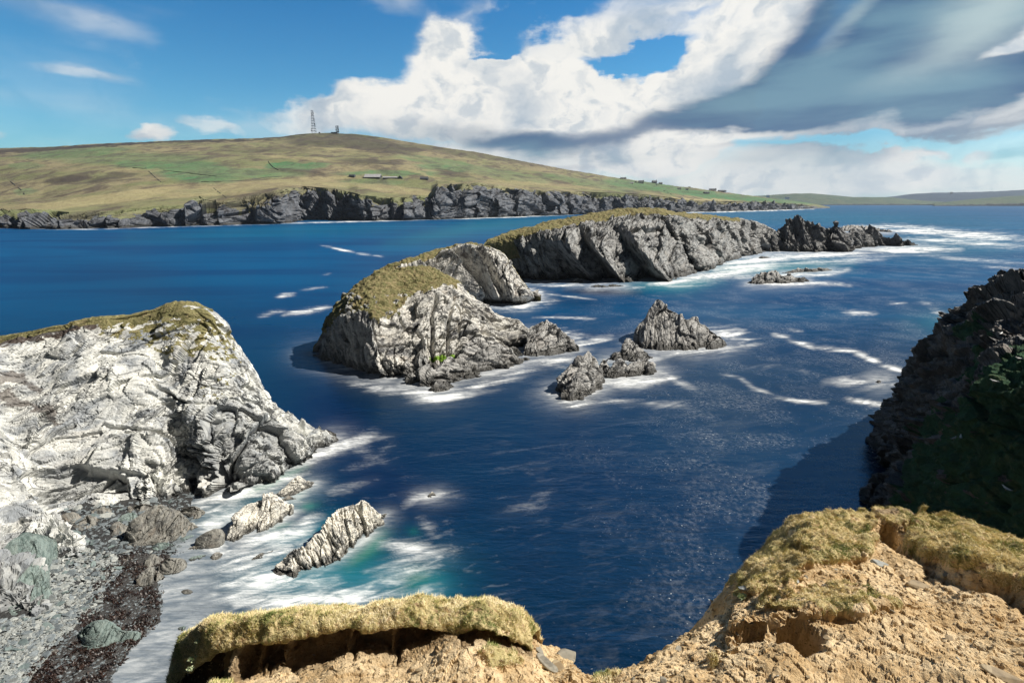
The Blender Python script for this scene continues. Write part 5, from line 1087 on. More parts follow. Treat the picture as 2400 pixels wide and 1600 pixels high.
def pick(qs, n, rs, w=None):
    C4 = np.concatenate([q[0] for q in qs]); A = np.concatenate([q[1] for q in qs]); t = depth(C4.mean(1))
    p = A / np.maximum(t, 1) ** (w or 0); p /= p.sum(); i = rs.choice(len(A), n, p=p)
    a, b = rs.rand(n, 1), rs.rand(n, 1); c = C4[i]
    P = (c[:, 0] * (1 - a) + c[:, 1] * a) * (1 - b) + (c[:, 3] * (1 - a) + c[:, 2] * a) * b
    return P
def build_grass():
    rs = np.random.RandomState(3); n = 280000
    P = pick(FAR['turfq'], n, rs, 1.2)
    cl = fbm(P * 5, 3, .6, seed=12); tone = np.clip(.52 + .75 * fbm(P * 1.8, 5, .65, seed=14) + rs.normal(0, .2, n), 0, 1)
    h = (0.018 + 0.030 * rs.rand(n) ** 2 + .012 * rs.rand(n)) * (0.75 + .5 * np.clip(cl, -.6, 1)); a = rs.rand(n) * 6.283
    lean = np.stack([np.cos(a), np.sin(a), 0 * a], 1) * (h * rs.uniform(.3, 1.5, n))[:, None] + np.array([-.012, .004, 0])
    w = 0.0032 * (0.7 + .6 * rs.rand(n)); sdv = np.stack([-np.sin(a), np.cos(a), 0 * a], 1) * w[:, None]
    base = P - (0, 0, .008)
    V = np.stack([base - sdv, base + sdv, base + lean * .45 + sdv * .7 + np.array([0, 0, 1]) * (h * .62)[:, None], base + lean + np.array([0, 0, 1]) * h[:, None]], 1)
    Q = np.arange(n * 4).reshape(n, 4); Q1 = Q[:, [0, 1, 2]]; Q2 = Q[:, [0, 2, 3]]
    m, T, b = material('grass_blades')
    f = T.n('ShaderNodeAttribute', attribute_name='tone').outputs['Fac']
    c = T.n('ShaderNodeValToRGB'); T.l(f, c.inputs[0]); cr = c.color_ramp; cr.elements[0].color = (0.20, 0.25, 0.08, 1); cr.elements[1].color = (0.88, 0.77, 0.52, 1)
    e = cr.elements.new(.22); e.color = (0.48, 0.43, 0.16, 1); e = cr.elements.new(.45); e.color = (0.72, 0.60, 0.31, 1); e = cr.elements.new(.7); e.color = (0.85, 0.73, 0.45, 1)
    T.put(b.inputs['Base Color'], c.outputs[0]); b.inputs['Roughness'].default_value = .8; b.inputs['Specular IOR Level'].default_value = .2
    link('grass', mesh('grass', V, [np.concatenate([Q1, Q2])], attrs={'tone': np.repeat(tone, 4)}), m, kind='stuff')
build_grass()

# ---------------------------------------------------------------- loose stones
def poly_stone(seed, dims, cuts=11, res=7):
    """flat-faced broken stone: a ball of directions cut by random planes"""
    rs = np.random.RandomState(seed); u = np.linspace(-1, 1, res); fs = []; vs = []; base = 0
    for ax in range(3):
        for sg in (-1, 1):
            a, b = np.meshgrid(u, u); p = np.zeros((res, res, 3)); p[..., ax] = sg; p[..., (ax + 1) % 3] = a * (sg); p[..., (ax + 2) % 3] = b
            vs.append(p.reshape(-1, 3)); fs.append(quads(res, res) + base); base += res * res
    V = np.concatenate(vs); V /= np.linalg.norm(V, axis=1, keepdims=True)
    nn = rs.normal(size=(cuts, 3)); nn /= np.linalg.norm(nn, axis=1, keepdims=True); nn = np.concatenate([nn, [[0, 0, 1], [0, 0, -1]]])
    dd = np.concatenate([rs.uniform(.55, 1.0, cuts), [.62, .7]])
    dt = V @ nn.T; r = np.min(np.where(dt > 1e-3, dd / np.maximum(dt, 1e-3), 9), axis=1); r = np.minimum(r, 1.15)
    V = V * r[:, None] * np.array(dims)
    return V, np.concatenate(fs)
def stone_mats():
    out = []
    for nm, a, b_ in [('grey_pebble', (0.24, 0.27, 0.28), (0.10, 0.12, 0.13)), ('pale_pebble', (0.42, 0.43, 0.40), (0.20, 0.22, 0.22)), ('green_pebble', (0.20, 0.25, 0.24), (0.10, 0.13, 0.13)), ('ochre_stone', (0.42, 0.33, 0.20), (0.24, 0.17, 0.09)), ('dun_stone', (0.36, 0.33, 0.26), (0.20, 0.18, 0.14))]:
        m, T, b = material(nm); oi = T.n('ShaderNodeObjectInfo').outputs['Random']; pos = T.n('ShaderNodeNewGeometry').outputs['Position']
        rp = T.n('ShaderNodeNewGeometry').outputs['Random Per Island']
        c = T.mix(T.m('FRACT', T.m('ADD', oi, rp)), a + (1,), b_ + (1,)); n = T.noise(pos, 9, 5, .65)
        c = T.mix(T.mr(n, .45, .7, 0, .6), c, tuple(v * .45 for v in b_) + (1,))
        T.put(b.inputs['Base Color'], c); b.inputs['Roughness'].default_value = .75
        out.append(m)
    return out
M_PG, M_PP, M_PGR, M_OS, M_DS = stone_mats()
def variants(name, mats, dimsf, k, res=6):
    out = []
    for i in range(k):
        rs = np.random.RandomState(100 + i); V, Q = poly_stone(200 + i + len(name), dimsf(rs), 9 + i % 4, res)
        me = mesh(name, V, Q); me.materials.append(mats[i % len(mats)]); out.append(me)
    return out
def scatter_single(name, label, cat, group, meshes, P, S, rs, tilt=.35):
    for p, s in zip(P, S):
        o = bpy.data.objects.new(name, meshes[rs.randint(len(meshes))]); C.objects.link(o)
        o.location = p; o.scale = (s, s, s); o.rotation_euler = (rs.normal(0, tilt), rs.normal(0, tilt), rs.uniform(0, 6.28)); tag(o, label, cat, group)
def scatter_mass(name, P, S, rs, dimsf, mats, parts=3, tilt=.3, k=6):
    """uncountable small stones: one object"""
    base = [poly_stone(400 + i, dimsf(rs), 8, 3) for i in range(k)]; Vs, Qs = [], []; n0 = 0
    for p, s in zip(P, S):
        V, Q = base[rs.randint(k)]; a = rs.uniform(0, 6.28); tx, ty = rs.normal(0, tilt, 2)
        ca, sa = math.cos(a), math.sin(a); W = V @ np.array([[ca, sa, 0], [-sa, ca, 0], [0, 0, 1]]); W = W + np.stack([W[:, 2] * 0, W[:, 2] * 0, W[:, 0] * tx + W[:, 1] * ty], 1)
        Vs.append(W * s + p); Qs.append(Q + n0); n0 += len(V)
    me = mesh(name, np.concatenate(Vs), np.concatenate(Qs)); me.materials.append(mats[0])
    link(name, me, None, kind='stuff')
def sample_beach(n, rs, poly, dens=None):
    out = []
    while sum(len(o) for o in out) < n:
        x0, x1 = min(p[0] for p in poly), max(p[0] for p in poly); y0, y1 = min(p[1] for p in poly), max(p[1] for p in poly)
        a = rs.uniform(x0, x1, n * 2); b = rs.uniform(y0, y1, n * 2); m = inpoly(a, b, poly)
        P = onbeach(a[m], b[m]); out.append(P)
    return np.concatenate(out)[:n]
def build_stones():
    rs = np.random.RandomState(11)
    fl = lambda r: (r.uniform(.8, 1.2), r.uniform(.5, .8), r.uniform(.18, .38))
    BE = [(-60, 1640), (-60, 1430), (10, 1452), (90, 1440), (120, 1405), (105, 1325), (200, 1284), (240, 1290), (270, 1300), (290, 1330), (245, 1380), (235, 1430), (190, 1450), (150, 1490), (110, 1540), (60, 1600)]
    UP = [(120, 1240), (140, 1190), (250, 1185), (390, 1165), (452, 1150), (440, 1200), (470, 1220), (440, 1270), (400, 1300), (280, 1300), (200, 1282)]
    ms = variants('beach_stone', [M_PG, M_PP, M_PG, M_PGR], fl, 12)
    P = np.concatenate([sample_beach(150, rs, BE), sample_beach(70, rs, UP)]); P[:, 2] += .04
    S = np.concatenate([rs.uniform(.22, .50, 150), rs.uniform(.22, .6, 70)])
    scatter_single('beach_stone', 'flat grey stone lying loose on the pebble beach under the pale cliff', 'stone', 'flat stones scattered on the beach', ms, P, S, rs, .22)
    P = np.concatenate([sample_beach(3600, rs, BE), sample_beach(900, rs, UP)]); S = rs.uniform(.06, .26, len(P)); P[:, 2] += .02
    h = len(P) // 3
    scatter_mass('pebbles', P[:h * 2], S[:h * 2], rs, fl, [M_PP]); scatter_mass('pebbles', P[h * 2:], S[h * 2:], rs, fl, [M_PG])
    P = sample_beach(1500, rs, KELP); scatter_mass('shingle_stones', P, rs.uniform(.03, .15, 1500), rs, fl, [M_PG])
    # kelp
    n = 9000; P = sample_beach(n, rs, KELP); g = fbm(P * .9, 4, .6, seed=3); P = P[(g > .05) & (rs.rand(n) < .9)]; n = len(P)
    a = rs.rand(n) * 6.28; L_ = rs.uniform(.08, .35, n); d = np.stack([np.cos(a), np.sin(a), 0 * a], 1) * L_[:, None]; s = np.stack([-np.sin(a), np.cos(a), 0 * a], 1) * rs.uniform(.02, .05, n)[:, None]
    b0 = P + (0, 0, .03); c = b0 + d * .5 + np.stack([0 * a, 0 * a, rs.uniform(.02, .13, n)], 1)
    V = np.stack([b0 - s, b0 + s, c + s, c - s, b0 + d + s * .4, b0 + d - s * .4], 1); q = np.arange(n * 6).reshape(n, 6)
    mk = plain('kelp', (0.042, 0.022, 0.015), .45, .85, 3.0)
    link('seaweed', mesh('seaweed', V, np.concatenate([q[:, [0, 1, 2, 3]], q[:, [3, 2, 4, 5]]])), mk, kind='stuff')
    # stones on the cliff top
    ms = variants('soil_stone', [M_OS, M_DS, M_OS], lambda r: (r.uniform(.8, 1.3), r.uniform(.5, .8), r.uniform(.25, .5)), 9)
    P = pick(FAR['soilq'], 170, rs, 1.0)
    scatter_single('soil_stone', 'small flat ochre stone lying on the bare soil of the cliff top', 'stone', 'loose stones on the cliff top soil', ms, P, rs.uniform(.022, .07, 170), rs, .4)
    P = pick(FAR['soilq'], 6500, rs, 1.0); scatter_mass('gravel', P, rs.uniform(.005, .024, 6500) , rs, lambda r: (1, .8, .6), [M_OS])
    # named stones and slabs on the cliff top
    def one(label, x, y, s, seed, mat, rz=0, rx=0.1, dims=(1, .6, .35), up=.3):
        C4 = np.concatenate([q[0].mean(1) for q in FAR['soilq'] + FAR['turfq']]); qx, qy = proj(C4); i = np.argmin(np.hypot(qx - x, qy - y)); p = C4[i]
        V, Q = poly_stone(seed, (dims[0] * s, dims[1] * s, dims[2] * s), 9, 9); me = mesh('rock_slab', V, Q); o = link('rock_slab', me, mat, label=label, cat='stone'); o.location = p + (0, 0, s * dims[2] * up); o.rotation_euler = (rx, .1, rz)
    one('grey rounded slab perched on the edge between the two turf banks', 1330, 1532, .17, 1, M_DS, .5, .25, (1, .6, .45))
    one('pale flat slab set in the soil beside the left turf bank', 1282, 1553, .16, 2, M_DS, 2.2, .2, (1.1, .45, .2))
    one('pale slab below the perched grey slab', 1310, 1568, .13, 3, M_OS, 2.0, .1, (1.1, .6, .2))
    one('narrow slab tilted on the slope right of the left turf bank', 1262, 1522, .11, 4, M_DS, 1.9, .3, (1.2, .4, .2))
    one('small white stone at the bottom of the gap between the banks', 1345, 1586, .06, 5, M_PP, .4)
    one('biggest half-buried stone under the right turf bank', 2230, 1392, .17, 6, M_OS, .2, .3, (.9, .7, .6))
    one('flat ochre stone left of the half-buried stone', 2150, 1374, .14, 7, M_OS, -.5, .1, (1.2, .6, .35))
    one('pale wedge stone lying on soil under the upper turf', 2060, 1321, .11, 8, M_PP, -.3, .1, (1.3, .5, .3))
    one('small pale upright stone in the middle turf patch', 1864, 1360, .08, 9, M_PP, 1.0, .6, (.9, .6, .5))
    one('small ochre stone right of the half-buried stone', 2204, 1366, .09, 10, M_OS, .2)
    one('pale slab jutting from the edge of the right bank over the sea', 1748, 1378, .12, 11, M_PP, .1, -.1, (1.3, .5, .2), .2)
    one('dark cracked slab at the lower right corner of the soil', 2360, 1586, .16, 12, M_OS, -.6, .1, (1.3, .6, .3))
build_stones()

# ---------------------------------------------------------------- farm, houses, masts, walls on the far hillside
M_WALL = plain('drystone', (0.07, 0.07, 0.065), .95, .5, .5)
M_WHITE = plain('white_render', (0.75, 0.74, 0.70), .8, .1, .3); M_ROOF = plain('dark_roof', (0.06, 0.065, 0.075), .7, .3, .3)
M_TIN = plain('pale_tin_roof', (0.50, 0.50, 0.52), .5, .15, .2); M_TINW = plain('dark_tin_wall', (0.05, 0.06, 0.075), .8, .3, .3); M_STEEL = plain('galvanised_steel', (0.015, 0.02, 0.035), .6, .2, 1.0)
M_GLASS = plain('dark_window', (0.02, 0.025, 0.03), .2, .1, 1)
def prism(L_, W_, hw, hr, lift=0.0, over=0.0):
    """gable roof or walls as vertices and faces (x along the ridge)"""
    a, b = L_ / 2 + over, W_ / 2 + over
    return a, b
def house(label, cat, px, py, wpx, hpx, wall, roof, rz=0, ratio=.55, roofk=.45, chim=0, wins=3, arch=False, group=None, gable=False):
    p = onhill(px * 1.0, py * 1.0); t = float(depth(p)); Lm = wpx * t / F; Hm = hpx * t / F
    Wm = Lm * ratio; 
    if gable: Lm, Wm = Wm * 1.6, Lm
    root = empty('curved_shed' if arch else 'house' if chim else 'barn', p - (0, 0, .5), rz, label=label, cat=cat, group=group)
    if arch:
        n = 14; an = np.linspace(0, math.pi, n); prof = np.stack([np.cos(an) * Wm / 2, np.sin(an) * Hm], 1)
        V = np.concatenate([np.stack([np.full(n, sx * Lm / 2), prof[:, 0], prof[:, 1]], 1) for sx in (-1, 1)]); q = [[i, i + 1, n + i + 1, n + i] for i in range(n - 1)]
        link('roof', mesh('roof', V, np.array(q)), roof, root)
        e = []
        for s in (0, n): e.append(list(range(s, s + n)))
        link('end_wall', mesh('end_wall', V * (.99, .98, .98), np.array(e)), wall, root); return
    hw = Hm * (1 - roofk); a, b = Lm / 2, Wm / 2
    V = np.array([(-a, -b, 0), (a, -b, 0), (a, b, 0), (-a, b, 0), (-a, -b, hw), (a, -b, hw), (a, b, hw), (-a, b, hw), (-a, 0, Hm * .99), (a, 0, Hm * .99)])
    link('wall', mesh('wall', V, [np.array([(0, 1, 5, 4), (2, 3, 7, 6), (1, 2, 6, 5), (3, 0, 4, 7)]), np.array([(5, 6, 9), (7, 4, 8)])]), wall, root)
    o = .06 * Wm; th = .03 * Wm + .1; z0 = hw - o * (Hm - hw) / b
    R_ = []
    for dz in (0, th): R_ += [(-a - o, -b - o, z0 + dz), (a + o, -b - o, z0 + dz), (a + o, 0, Hm + dz), (-a - o, 0, Hm + dz), (a + o, b + o, z0 + dz), (-a - o, b + o, z0 + dz)]
    f = [(0, 1, 2, 3), (3, 2, 4, 5), (6, 7, 8, 9), (9, 8, 10, 11), (0, 1, 7, 6), (5, 4, 10, 11), (1, 2, 8, 7), (2, 4, 10, 8), (0, 3, 9, 6), (3, 5, 11, 9)]
    link('roof', mesh('roof', np.array(R_) + (0, 0, .02), np.array(f)), roof, root)
    for k in range(chim):
        cx = (-1 if k else 1) * a * .85; c = .06 * Lm; V = np.array([(sx * c + cx, sy * c, z) for z in (Hm * .9, Hm * 1.22) for sx, sy in ((-1, -1), (1, -1), (1, 1), (-1, 1))])
        link('chimney', mesh('chimney', V, np.array([(0, 1, 5, 4), (1, 2, 6, 5), (2, 3, 7, 6), (3, 0, 4, 7), (4, 5, 6, 7)])), wall, root)
    for k in range(wins):
        cx = -a + (k + 1) * 2 * a / (wins + 1); c = min(.05 * Lm, .9); V = np.array([(cx + sx * c, -b - .12 - dy, hw * .35 + sz * hw * .4) for dy in (0, .05) for sx, sz in ((-1, 0), (1, 0), (1, 1), (-1, 1))])
        link('window', mesh('window', V, np.array([(0, 1, 2, 3), (4, 5, 6, 7), (0, 1, 5, 4), (1, 2, 6, 5), (2, 3, 7, 6), (3, 0, 4, 7)])), M_GLASS, root)
house('small dark arched shed left of the long pale-roofed barn', 'shed', 826, 415.5, 13, 6, M_TINW, M_TINW, arch=True, ratio=1.0)
house('long barn with a pale tin roof on the far farm', 'barn', 874, 417, 36, 9, M_TINW, M_TIN, -.06, .5, .72, 0, 0)
house('low long byre with a pale roof beside the dark gabled barn', 'barn', 915, 418.5, 33, 4.5, M_TINW, M_TIN, -.05, .25, .5, 0, 0)
house('dark gabled barn at the right end of the low byre', 'barn', 939, 419, 12, 7, M_TINW, M_TINW, 1.57, .9, .8, 0, 0)
house('grey shed standing alone right of the farm', 'shed', 995, 421, 18, 7, M_TINW, plain('grey_slate', (.10, .11, .13)), -.05, .5, .6, 0, 0)
HG = 'crofts scattered on the green slope'
for lab, x, y, w, h, wl, rf in [('cottage with dark roof and white gable, highest on the slope', 1460, 421, 13, 5, M_WHITE, M_ROOF), ('low pale shed below the highest cottage', 1481, 430, 8, 3, M_WHITE, M_TIN), ('two-storey croft with white front among sheds', 1503, 429, 12, 6, M_WHITE, M_ROOF),
                            ('dark croft standing out on the skyline', 1533.5, 428, 11, 6, M_TINW, M_ROOF), ('small dark croft on the skyline right of the bigger dark one', 1551, 429, 8, 4, M_TINW, M_ROOF), ('tiny white hut below the skyline crofts', 1539, 434, 4, 3, M_WHITE, M_ROOF),
                            ('white cottage in the middle of the green slope', 1591, 445, 8, 5, M_WHITE, M_ROOF), ('grey cottage just right of the mid-slope white cottage', 1610, 446, 6, 4, M_TIN, M_ROOF), ('little dark hut on the skyline above the mid-slope cottages', 1615, 440.5, 5, 3, M_TINW, M_ROOF),
                            ('long low house on the skyline near the shore end', 1671, 446.5, 15, 5, M_WHITE, M_ROOF), ('dark row of sheds right of the long low house', 1692, 448, 17, 4, M_TINW, M_ROOF), ('dark farmhouse below the long low house', 1656, 453.5, 13, 4, M_TINW, M_ROOF), ('small dark shed near the left skyline crofts', 1489, 428, 4, 3, M_TINW, M_ROOF)]:
    house(lab, 'cottage', x, y, w, h, wl, rf, random.Random(x).uniform(-.3, .3), .5, .45, 1 if h > 4 else 0, 2 if w > 7 else 0, group=HG)
for lab, x, y, w, h in [('white dot of a house on the low coast behind the point', 1800, 458, 6, 3), ('pale house row on the low distant coast', 1845, 462, 9, 2.5), ('single small building on top of the distant blue hill', 2230, 450.5, 5, 2.5)]:
    p = at(x, y + 2, 3600 if x < 2000 else 7600); t = float(depth(p)); Lm = w * t / F; Hm = h * t / F
    root = empty('house', p, label=lab, cat='house'); V = np.array([(sx * Lm / 2, sy * Lm / 4, z) for z in (-Hm, Hm * .6) for sx, sy in ((-1, -1), (1, -1), (1, 1), (-1, 1))] + [(-Lm / 2, 0, Hm), (Lm / 2, 0, Hm)])
    link('wall', mesh('wall', V, np.array([(0, 1, 5, 4), (1, 2, 6, 5), (2, 3, 7, 6), (3, 0, 4, 7)])), M_WHITE if x < 2000 else M_ROOF, root)
    link('roof', mesh('roof', V, np.array([(4, 5, 9, 8), (6, 7, 8, 9)])), M_ROOF, root)
def beam(V, F_, a, b, w):
    a, b = np.array(a, float), np.array(b, float); d = b - a; d /= np.linalg.norm(d); u = np.cross(d, (0, 0, 1) if abs(d[2]) < .9 else (1, 0, 0)); u /= np.linalg.norm(u); v = np.cross(d, u)
    n = len(V)
    for c in (a, b):
        for sx, sy in ((-1, -1), (1, -1), (1, 1), (-1, 1)): V.append(c + u * w * sx / 2 + v * w * sy / 2)
    F_ += [(n, n + 1, n + 5, n + 4), (n + 1, n + 2, n + 6, n + 5), (n + 2, n + 3, n + 7, n + 6), (n + 3, n, n + 4, n + 7), (n, n + 1, n + 2, n + 3), (n + 4, n + 5, n + 6, n + 7)]
def mast(label, px, py, hpx, w0, w1, tiers, dishes):
    p = onhill(px, py); t = float(depth(p)); k = t / F; h = hpx * k; w0 *= k; w1 *= k
    root = empty('lattice_mast', p - (0, 0, 1), label=label, cat='radio mast'); V, Fc = [], []; th = .27 * k
    cor = lambda z: [(sx * (w0 + (w1 - w0) * z / h) / 2, sy * (w0 + (w1 - w0) * z / h) / 2, z) for sx, sy in ((-1, -1), (1, -1), (1, 1), (-1, 1))]
    for i in range(4): beam(V, Fc, cor(0)[i], cor(h)[i], th * 1.25)
    link('mast_legs', mesh('mast_legs', np.array(V), np.array(Fc)), M_STEEL, root)
    V, Fc = [], []
    for j in range(tiers):
        z0, z1 = h * j / tiers, h * (j + 1) / tiers; A_, B_ = cor(z0), cor(z1)
        for i in range(4): beam(V, Fc, B_[i], B_[(i + 1) % 4], th * 1.9); beam(V, Fc, A_[i] if i % 2 else A_[(i + 1) % 4], B_[(i + 1) % 4] if i % 2 else B_[i], th * .5)
    link('bracing', mesh('bracing', np.array(V), np.array(Fc)), M_STEEL, root)
    for (f, side, s) in dishes:
        z = h * f; wz = (w0 + (w1 - w0) * f) / 2; n = 12; r = s * k; an = np.arange(n) / n * 6.283; x0 = side * (wz + r * .5)
        V = np.concatenate([np.stack([x0 + np.cos(an) * r, np.full(n, -wz * .6 + q), z + np.sin(an) * r], 1) for q in (-r * .35, r * .35)]); i = np.arange(n); j = (i + 1) % n
        link('dish', mesh('dish', V, [np.stack([i, j, j + n, i + n], 1), np.array([list(range(n)), list(range(n, 2 * n))])]), M_ROOF, root)
mast('tall lattice radio mast on the summit of the far hill', 736.5, 312, 49.5, 9, 3.4, 9, [(.93, 1, 1.0), (.88, 1, 1.2), (.62, 1, 1.2), (.4, 1, 1.3), (.12, -1, 1.1), (.19, -1, 1.0), (.82, 0, 1.2)])
mast('short stubby mast crowded with dishes right of the tall mast', 791, 312, 16, 5, 4.4, 5, [(.95, 1, 1.5), (.7, 1, 1.5), (.45, 1, 1.6), (.2, 1, 1.6), (.45, -.6, 1.3), (.95, -.7, .9), (.2, .1, 1.4)])
house('low dark equipment hut beside the short mast', 'hut', 783, 312.5, 13, 2.2, M_TINW, M_ROOF, 0, .5, .2, 0, 0)
house('tiny equipment hut at the foot of the tall mast', 'hut', 748, 311.5, 3, 2.5, M_TINW, M_ROOF, 0, .8, .2, 0, 0)
def drystone(label, pts, hpx, mat=M_WALL, name='drystone_wall', cat='wall'):
    A_ = resample([(x, y) for x, y in pts], 40); P = np.array([onhill(x, y) for x, y in A_]); K = np.ones(5) / 5
    for j in range(3): P[:, j] = np.convolve(np.pad(P[:, j], 2, 'edge'), K, 'valid')
    t = depth(P); hh = (hpx * t / F)[:, None]; w = np.array([0, 1.2, 0]); up = np.array([0, 0, 1]) * hh
    G = np.stack([P - w - (0, 0, 3), P - w * .7 + up, P + w * .7 + up, P + w - (0, 0, 3)]); o0 = P.mean(0)
    o = link(name, mesh(name, G - o0, quads(4, 40)), mat, label=label, cat=cat, group='field walls on the far hillside'); o.location = o0
drystone('thick dark field wall above the farm track on the far hillside', [(469, 426.5), (520, 425.5), (570, 423.5), (620, 417), (663, 414)], 1.1)
drystone('thin sloping field wall across the green field', [(275, 388), (330, 395), (400, 401), (460, 408), (510, 414)], .8)
drystone('short dark wall running down by the left edge of the far hillside', [(24, 425), (40, 438), (52, 447), (60, 461)], .9)
drystone('field wall dropping along the right side of the green field', [(340, 392), (358, 410), (378, 427)], .5)
drystone('field wall curving down to the cliff edge', [(500, 440), (515, 452), (532, 464)], .4)
drystone('dark banked burn beside the green hollow under the summit', [(628, 378), (640, 392), (655, 400)], 1.2, name='stream_bank', cat='stream bank')
drystone('wall climbing past the crofts on the green slope', [(1548, 444), (1562, 450), (1578, 458)], .6)

# ---------------------------------------------------------------- gulls
def gull_mesh():
    """a standing or sitting seabird: one closed body, 1 unit long, head toward +x"""
    st = [(-.52, .02, .015, .012), (-.40, .03, .05, .03), (-.25, .04, .10, .075), (-.05, .05, .13, .115), (.12, .07, .13, .12), (.24, .12, .10, .095), (.31, .19, .07, .065), (.37, .24, .066, .066), (.43, .25, .05, .052), (.48, .235, .018, .02), (.56, .215, .006, .008)]
    n = 12; V = []; an = np.arange(n) / n * 6.283
    for x, z, w, h in st: V.append(np.stack([np.full(n, x), np.cos(an) * w, z + .08 + np.sin(an) * h], 1))
    V = np.concatenate(V); i, j = np.meshgrid(np.arange(len(st) - 1), np.arange(n), indexing='ij'); a = i * n + j; b = i * n + (j + 1) % n
    Q = np.stack([a, b, b + n, a + n], -1).reshape(-1, 4); c0 = np.arange(n)[None]; return mesh('body', V, [Q, c0, c0 + (len(st) - 1) * n], smooth=True)
def wing_mesh(sy):
    st = [(.16, .03), (.05, .07), (-.12, .085), (-.3, .06), (-.48, .03), (-.62, .006)]; V = []
    for x, w in st: V += [(x, sy * .118, .16 + w * .6), (x, sy * .148, .12), (x, sy * .10, .12 - w)]
    V = np.array(V); Q = []
    for k in range(len(st) - 1): Q += [(3 * k, 3 * k + 1, 3 * k + 4, 3 * k + 3), (3 * k + 1, 3 * k + 2, 3 * k + 5, 3 * k + 4)]
    return mesh('wing', V, np.array(Q), smooth=True)
def leg_mesh(sy):
    V, Fc = [], []; beam(V, Fc, (0, sy * .04, .0), (0, sy * .04, -.16), .018); return mesh('leg', np.array(V), np.array(Fc))
M_GULL = plain('white_plumage', (0.85, 0.85, 0.82), .7, .05, 5); M_GWING = plain('grey_wing', (0.38, 0.42, 0.46), .7, .2, 8); M_LEG = plain('gull_leg', (.35, .2, .1))
GB, GW, GL = gull_mesh(), [wing_mesh(1), wing_mesh(-1)], [leg_mesh(1), leg_mesh(-1)]
def gull(label, p, rz, s=.45, group='gulls resting on the shaded cliff'):
    root = empty('gull', p, rz, label=label, cat='gull', group=group); root.scale = (s, s, s)
    b = link('body', GB, M_GULL, root); b.location = (0, 0, .1)
    for w in GW: o = link('wing', w, M_GWING, root); o.location = (0, 0, .1)
    for w in GL: o = link('leg', w, M_LEG, root); o.location = (0, 0, .12)
def oncliff(x, y):
    G, qx, qy, N = FAR['cliff']; d = np.hypot(qx - x, qy - y); near = d < 9
    t = np.where(near, depth(G), 1e9); i = np.unravel_index(np.argmin(t), t.shape)
    n_ = N[i] * (1 if (N[i] * (np.array([0, 0, H]) - G[i])).sum() > 0 else -1); return G[i] + n_ * .12 + (0, 0, .05)
for lab, x, y, rz in [('left gull of the pair on the grassy ledge', 2231, 1034, .3), ('right gull of the pair on the grassy ledge', 2249, 1031, .9), ('gull facing left on the upper grass edge of the shaded cliff', 2325, 899, 2.6), ('gull near the right edge of the photo, high on the shaded cliff', 2383, 852, 3.0),
                      ('faint gull on the bare rock high on the shaded cliff', 2343, 782, .6), ('lone gull low on the dark grass slope', 2358, 1145, 1.8)]:
    gull(lab, oncliff(x, y), rz)

# ---------------------------------------------------------------- plants on the edge of the cliff top
def plant(label, name, x, y, t, s, seed, cols, n=90, leaf=(.5, .16), cat='plant', group=None):
    rs = np.random.RandomState(seed); p = at(x, y, t); V, Q, tone = [], [], []
    for k in range(n):
        a = rs.uniform(0, 6.28); e = rs.uniform(.1, 1.5); L_ = leaf[0] * rs.uniform(.6, 1.1); w = leaf[1] * rs.uniform(.7, 1.2); d = np.array([math.cos(a) * math.cos(e), math.sin(a) * math.cos(e), math.sin(e)]); sd_ = np.cross(d, rs.normal(size=3)); sd_ /= np.linalg.norm(sd_)
        b0 = np.array([rs.uniform(-.5, .5), rs.uniform(-.5, .5), rs.uniform(-.1, .25)]); m = len(V)
        V += [b0, b0 + d * L_ * .5 + sd_ * w, b0 + d * L_ - np.array([0, 0, .1]), b0 + d * L_ * .5 - sd_ * w]; Q.append((m, m + 1, m + 2, m + 3)); tone += [rs.rand()] * 4
    m_, T, b = material(name + '_leaf'); f = T.n('ShaderNodeAttribute', attribute_name='tone').outputs['Fac']
    T.put(b.inputs['Base Color'], T.mix(f, cols[0] + (1,), cols[1] + (1,))); b.inputs['Roughness'].default_value = .8
    o = link(name, mesh(name, np.array(V) * s, np.array(Q), attrs={'tone': np.array(tone)}), m_, label=label, cat=cat, group=group); o.location = p
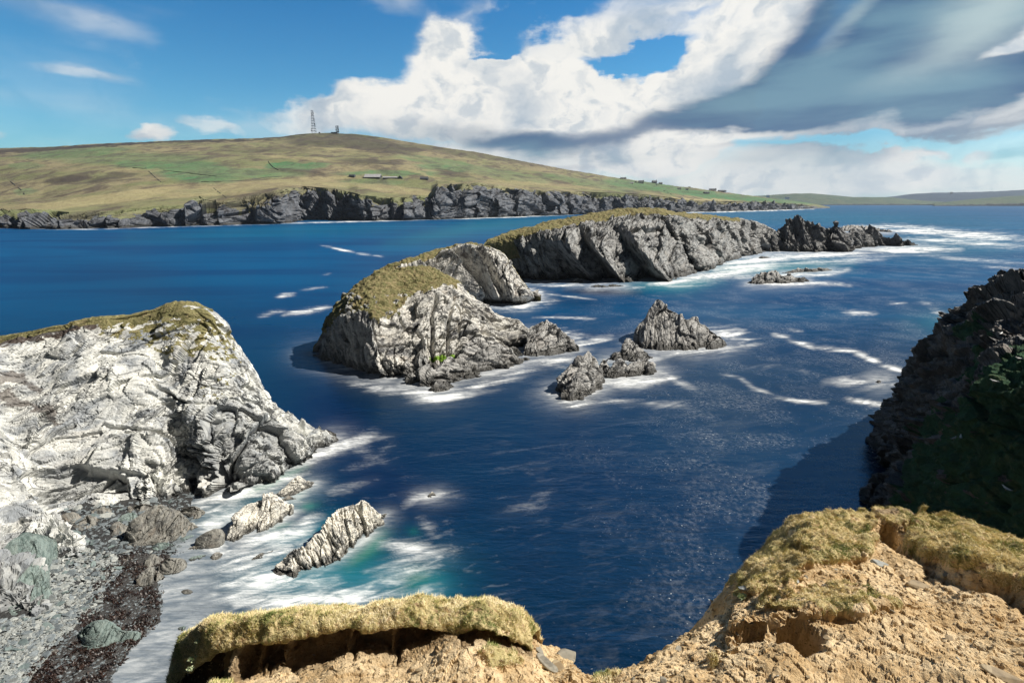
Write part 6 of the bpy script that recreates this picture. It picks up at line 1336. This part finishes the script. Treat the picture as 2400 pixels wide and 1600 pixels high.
PALE = ((.55, .58, .38), (.30, .38, .20)); PINK = ((.30, .16, .15), (.22, .17, .10)); GRN = ((.16, .30, .06), (.08, .16, .03))
plant('pale silvery clump hanging from the cliff edge, lowest of the three', 'silvery_plant', 1738, 1398, 7.6, .10, 1, PALE)
plant('pale silvery clump above the jutting slab', 'silvery_plant', 1776, 1356, 8.1, .09, 2, PALE)
plant('small silvery clump highest on the cliff edge', 'silvery_plant', 1812, 1316, 8.6, .09, 3, PALE)
plant('purple-brown cushion plant below the silvery clumps', 'cushion_plant', 1770, 1368, 7.9, .10, 4, PINK, 160, (.35, .1))
plant('bright green tuft on bare soil, upper of two', 'green_tuft', 1671, 1546, 6.75, .055, 5, GRN, 120, (.7, .08))
plant('bright green tuft on bare soil, lower of two', 'green_tuft', 1681, 1566, 6.55, .06, 6, GRN, 140, (.7, .08))
plant('pale flowering clump upper left on the shaded side of the left bank', 'flowering_plant', 462, 1505, 6.95, .06, 7, PALE, 60)
plant('pale flowering clump halfway down the shaded side of the left bank', 'flowering_plant', 450, 1545, 6.85, .07, 8, PALE, 90)
plant('pale flowering clump lowest on the shaded side of the left bank', 'flowering_plant', 446, 1568, 6.75, .06, 9, PALE, 80)
# ---------------------------------------------------------------- sea air
def build_haze():
    x, y0, y1 = 26000, -1500, 14000; V = np.array([(sx * x, y, z) for z in (-12, 750) for sx, y in ((-1, y0), (1, y0), (1, y1), (-1, y1))], float)
    m = bpy.data.materials.new('sea_haze'); m.use_nodes = True; T = NT(m.node_tree); v = T.n('ShaderNodeVolumePrincipled'); o = T.n('ShaderNodeOutputMaterial'); T.l(v.outputs[0], o.inputs['Volume'])
    v.inputs['Color'].default_value = (.72, .84, 1, 1); v.inputs['Density'].default_value = 0.000035; v.inputs['Anisotropy'].default_value = .2
    link('haze', mesh('haze', V, np.array([(0, 1, 2, 3), (4, 5, 6, 7), (0, 1, 5, 4), (1, 2, 6, 5), (2, 3, 7, 6), (3, 0, 4, 7)])), m, kind='stuff')
build_haze()
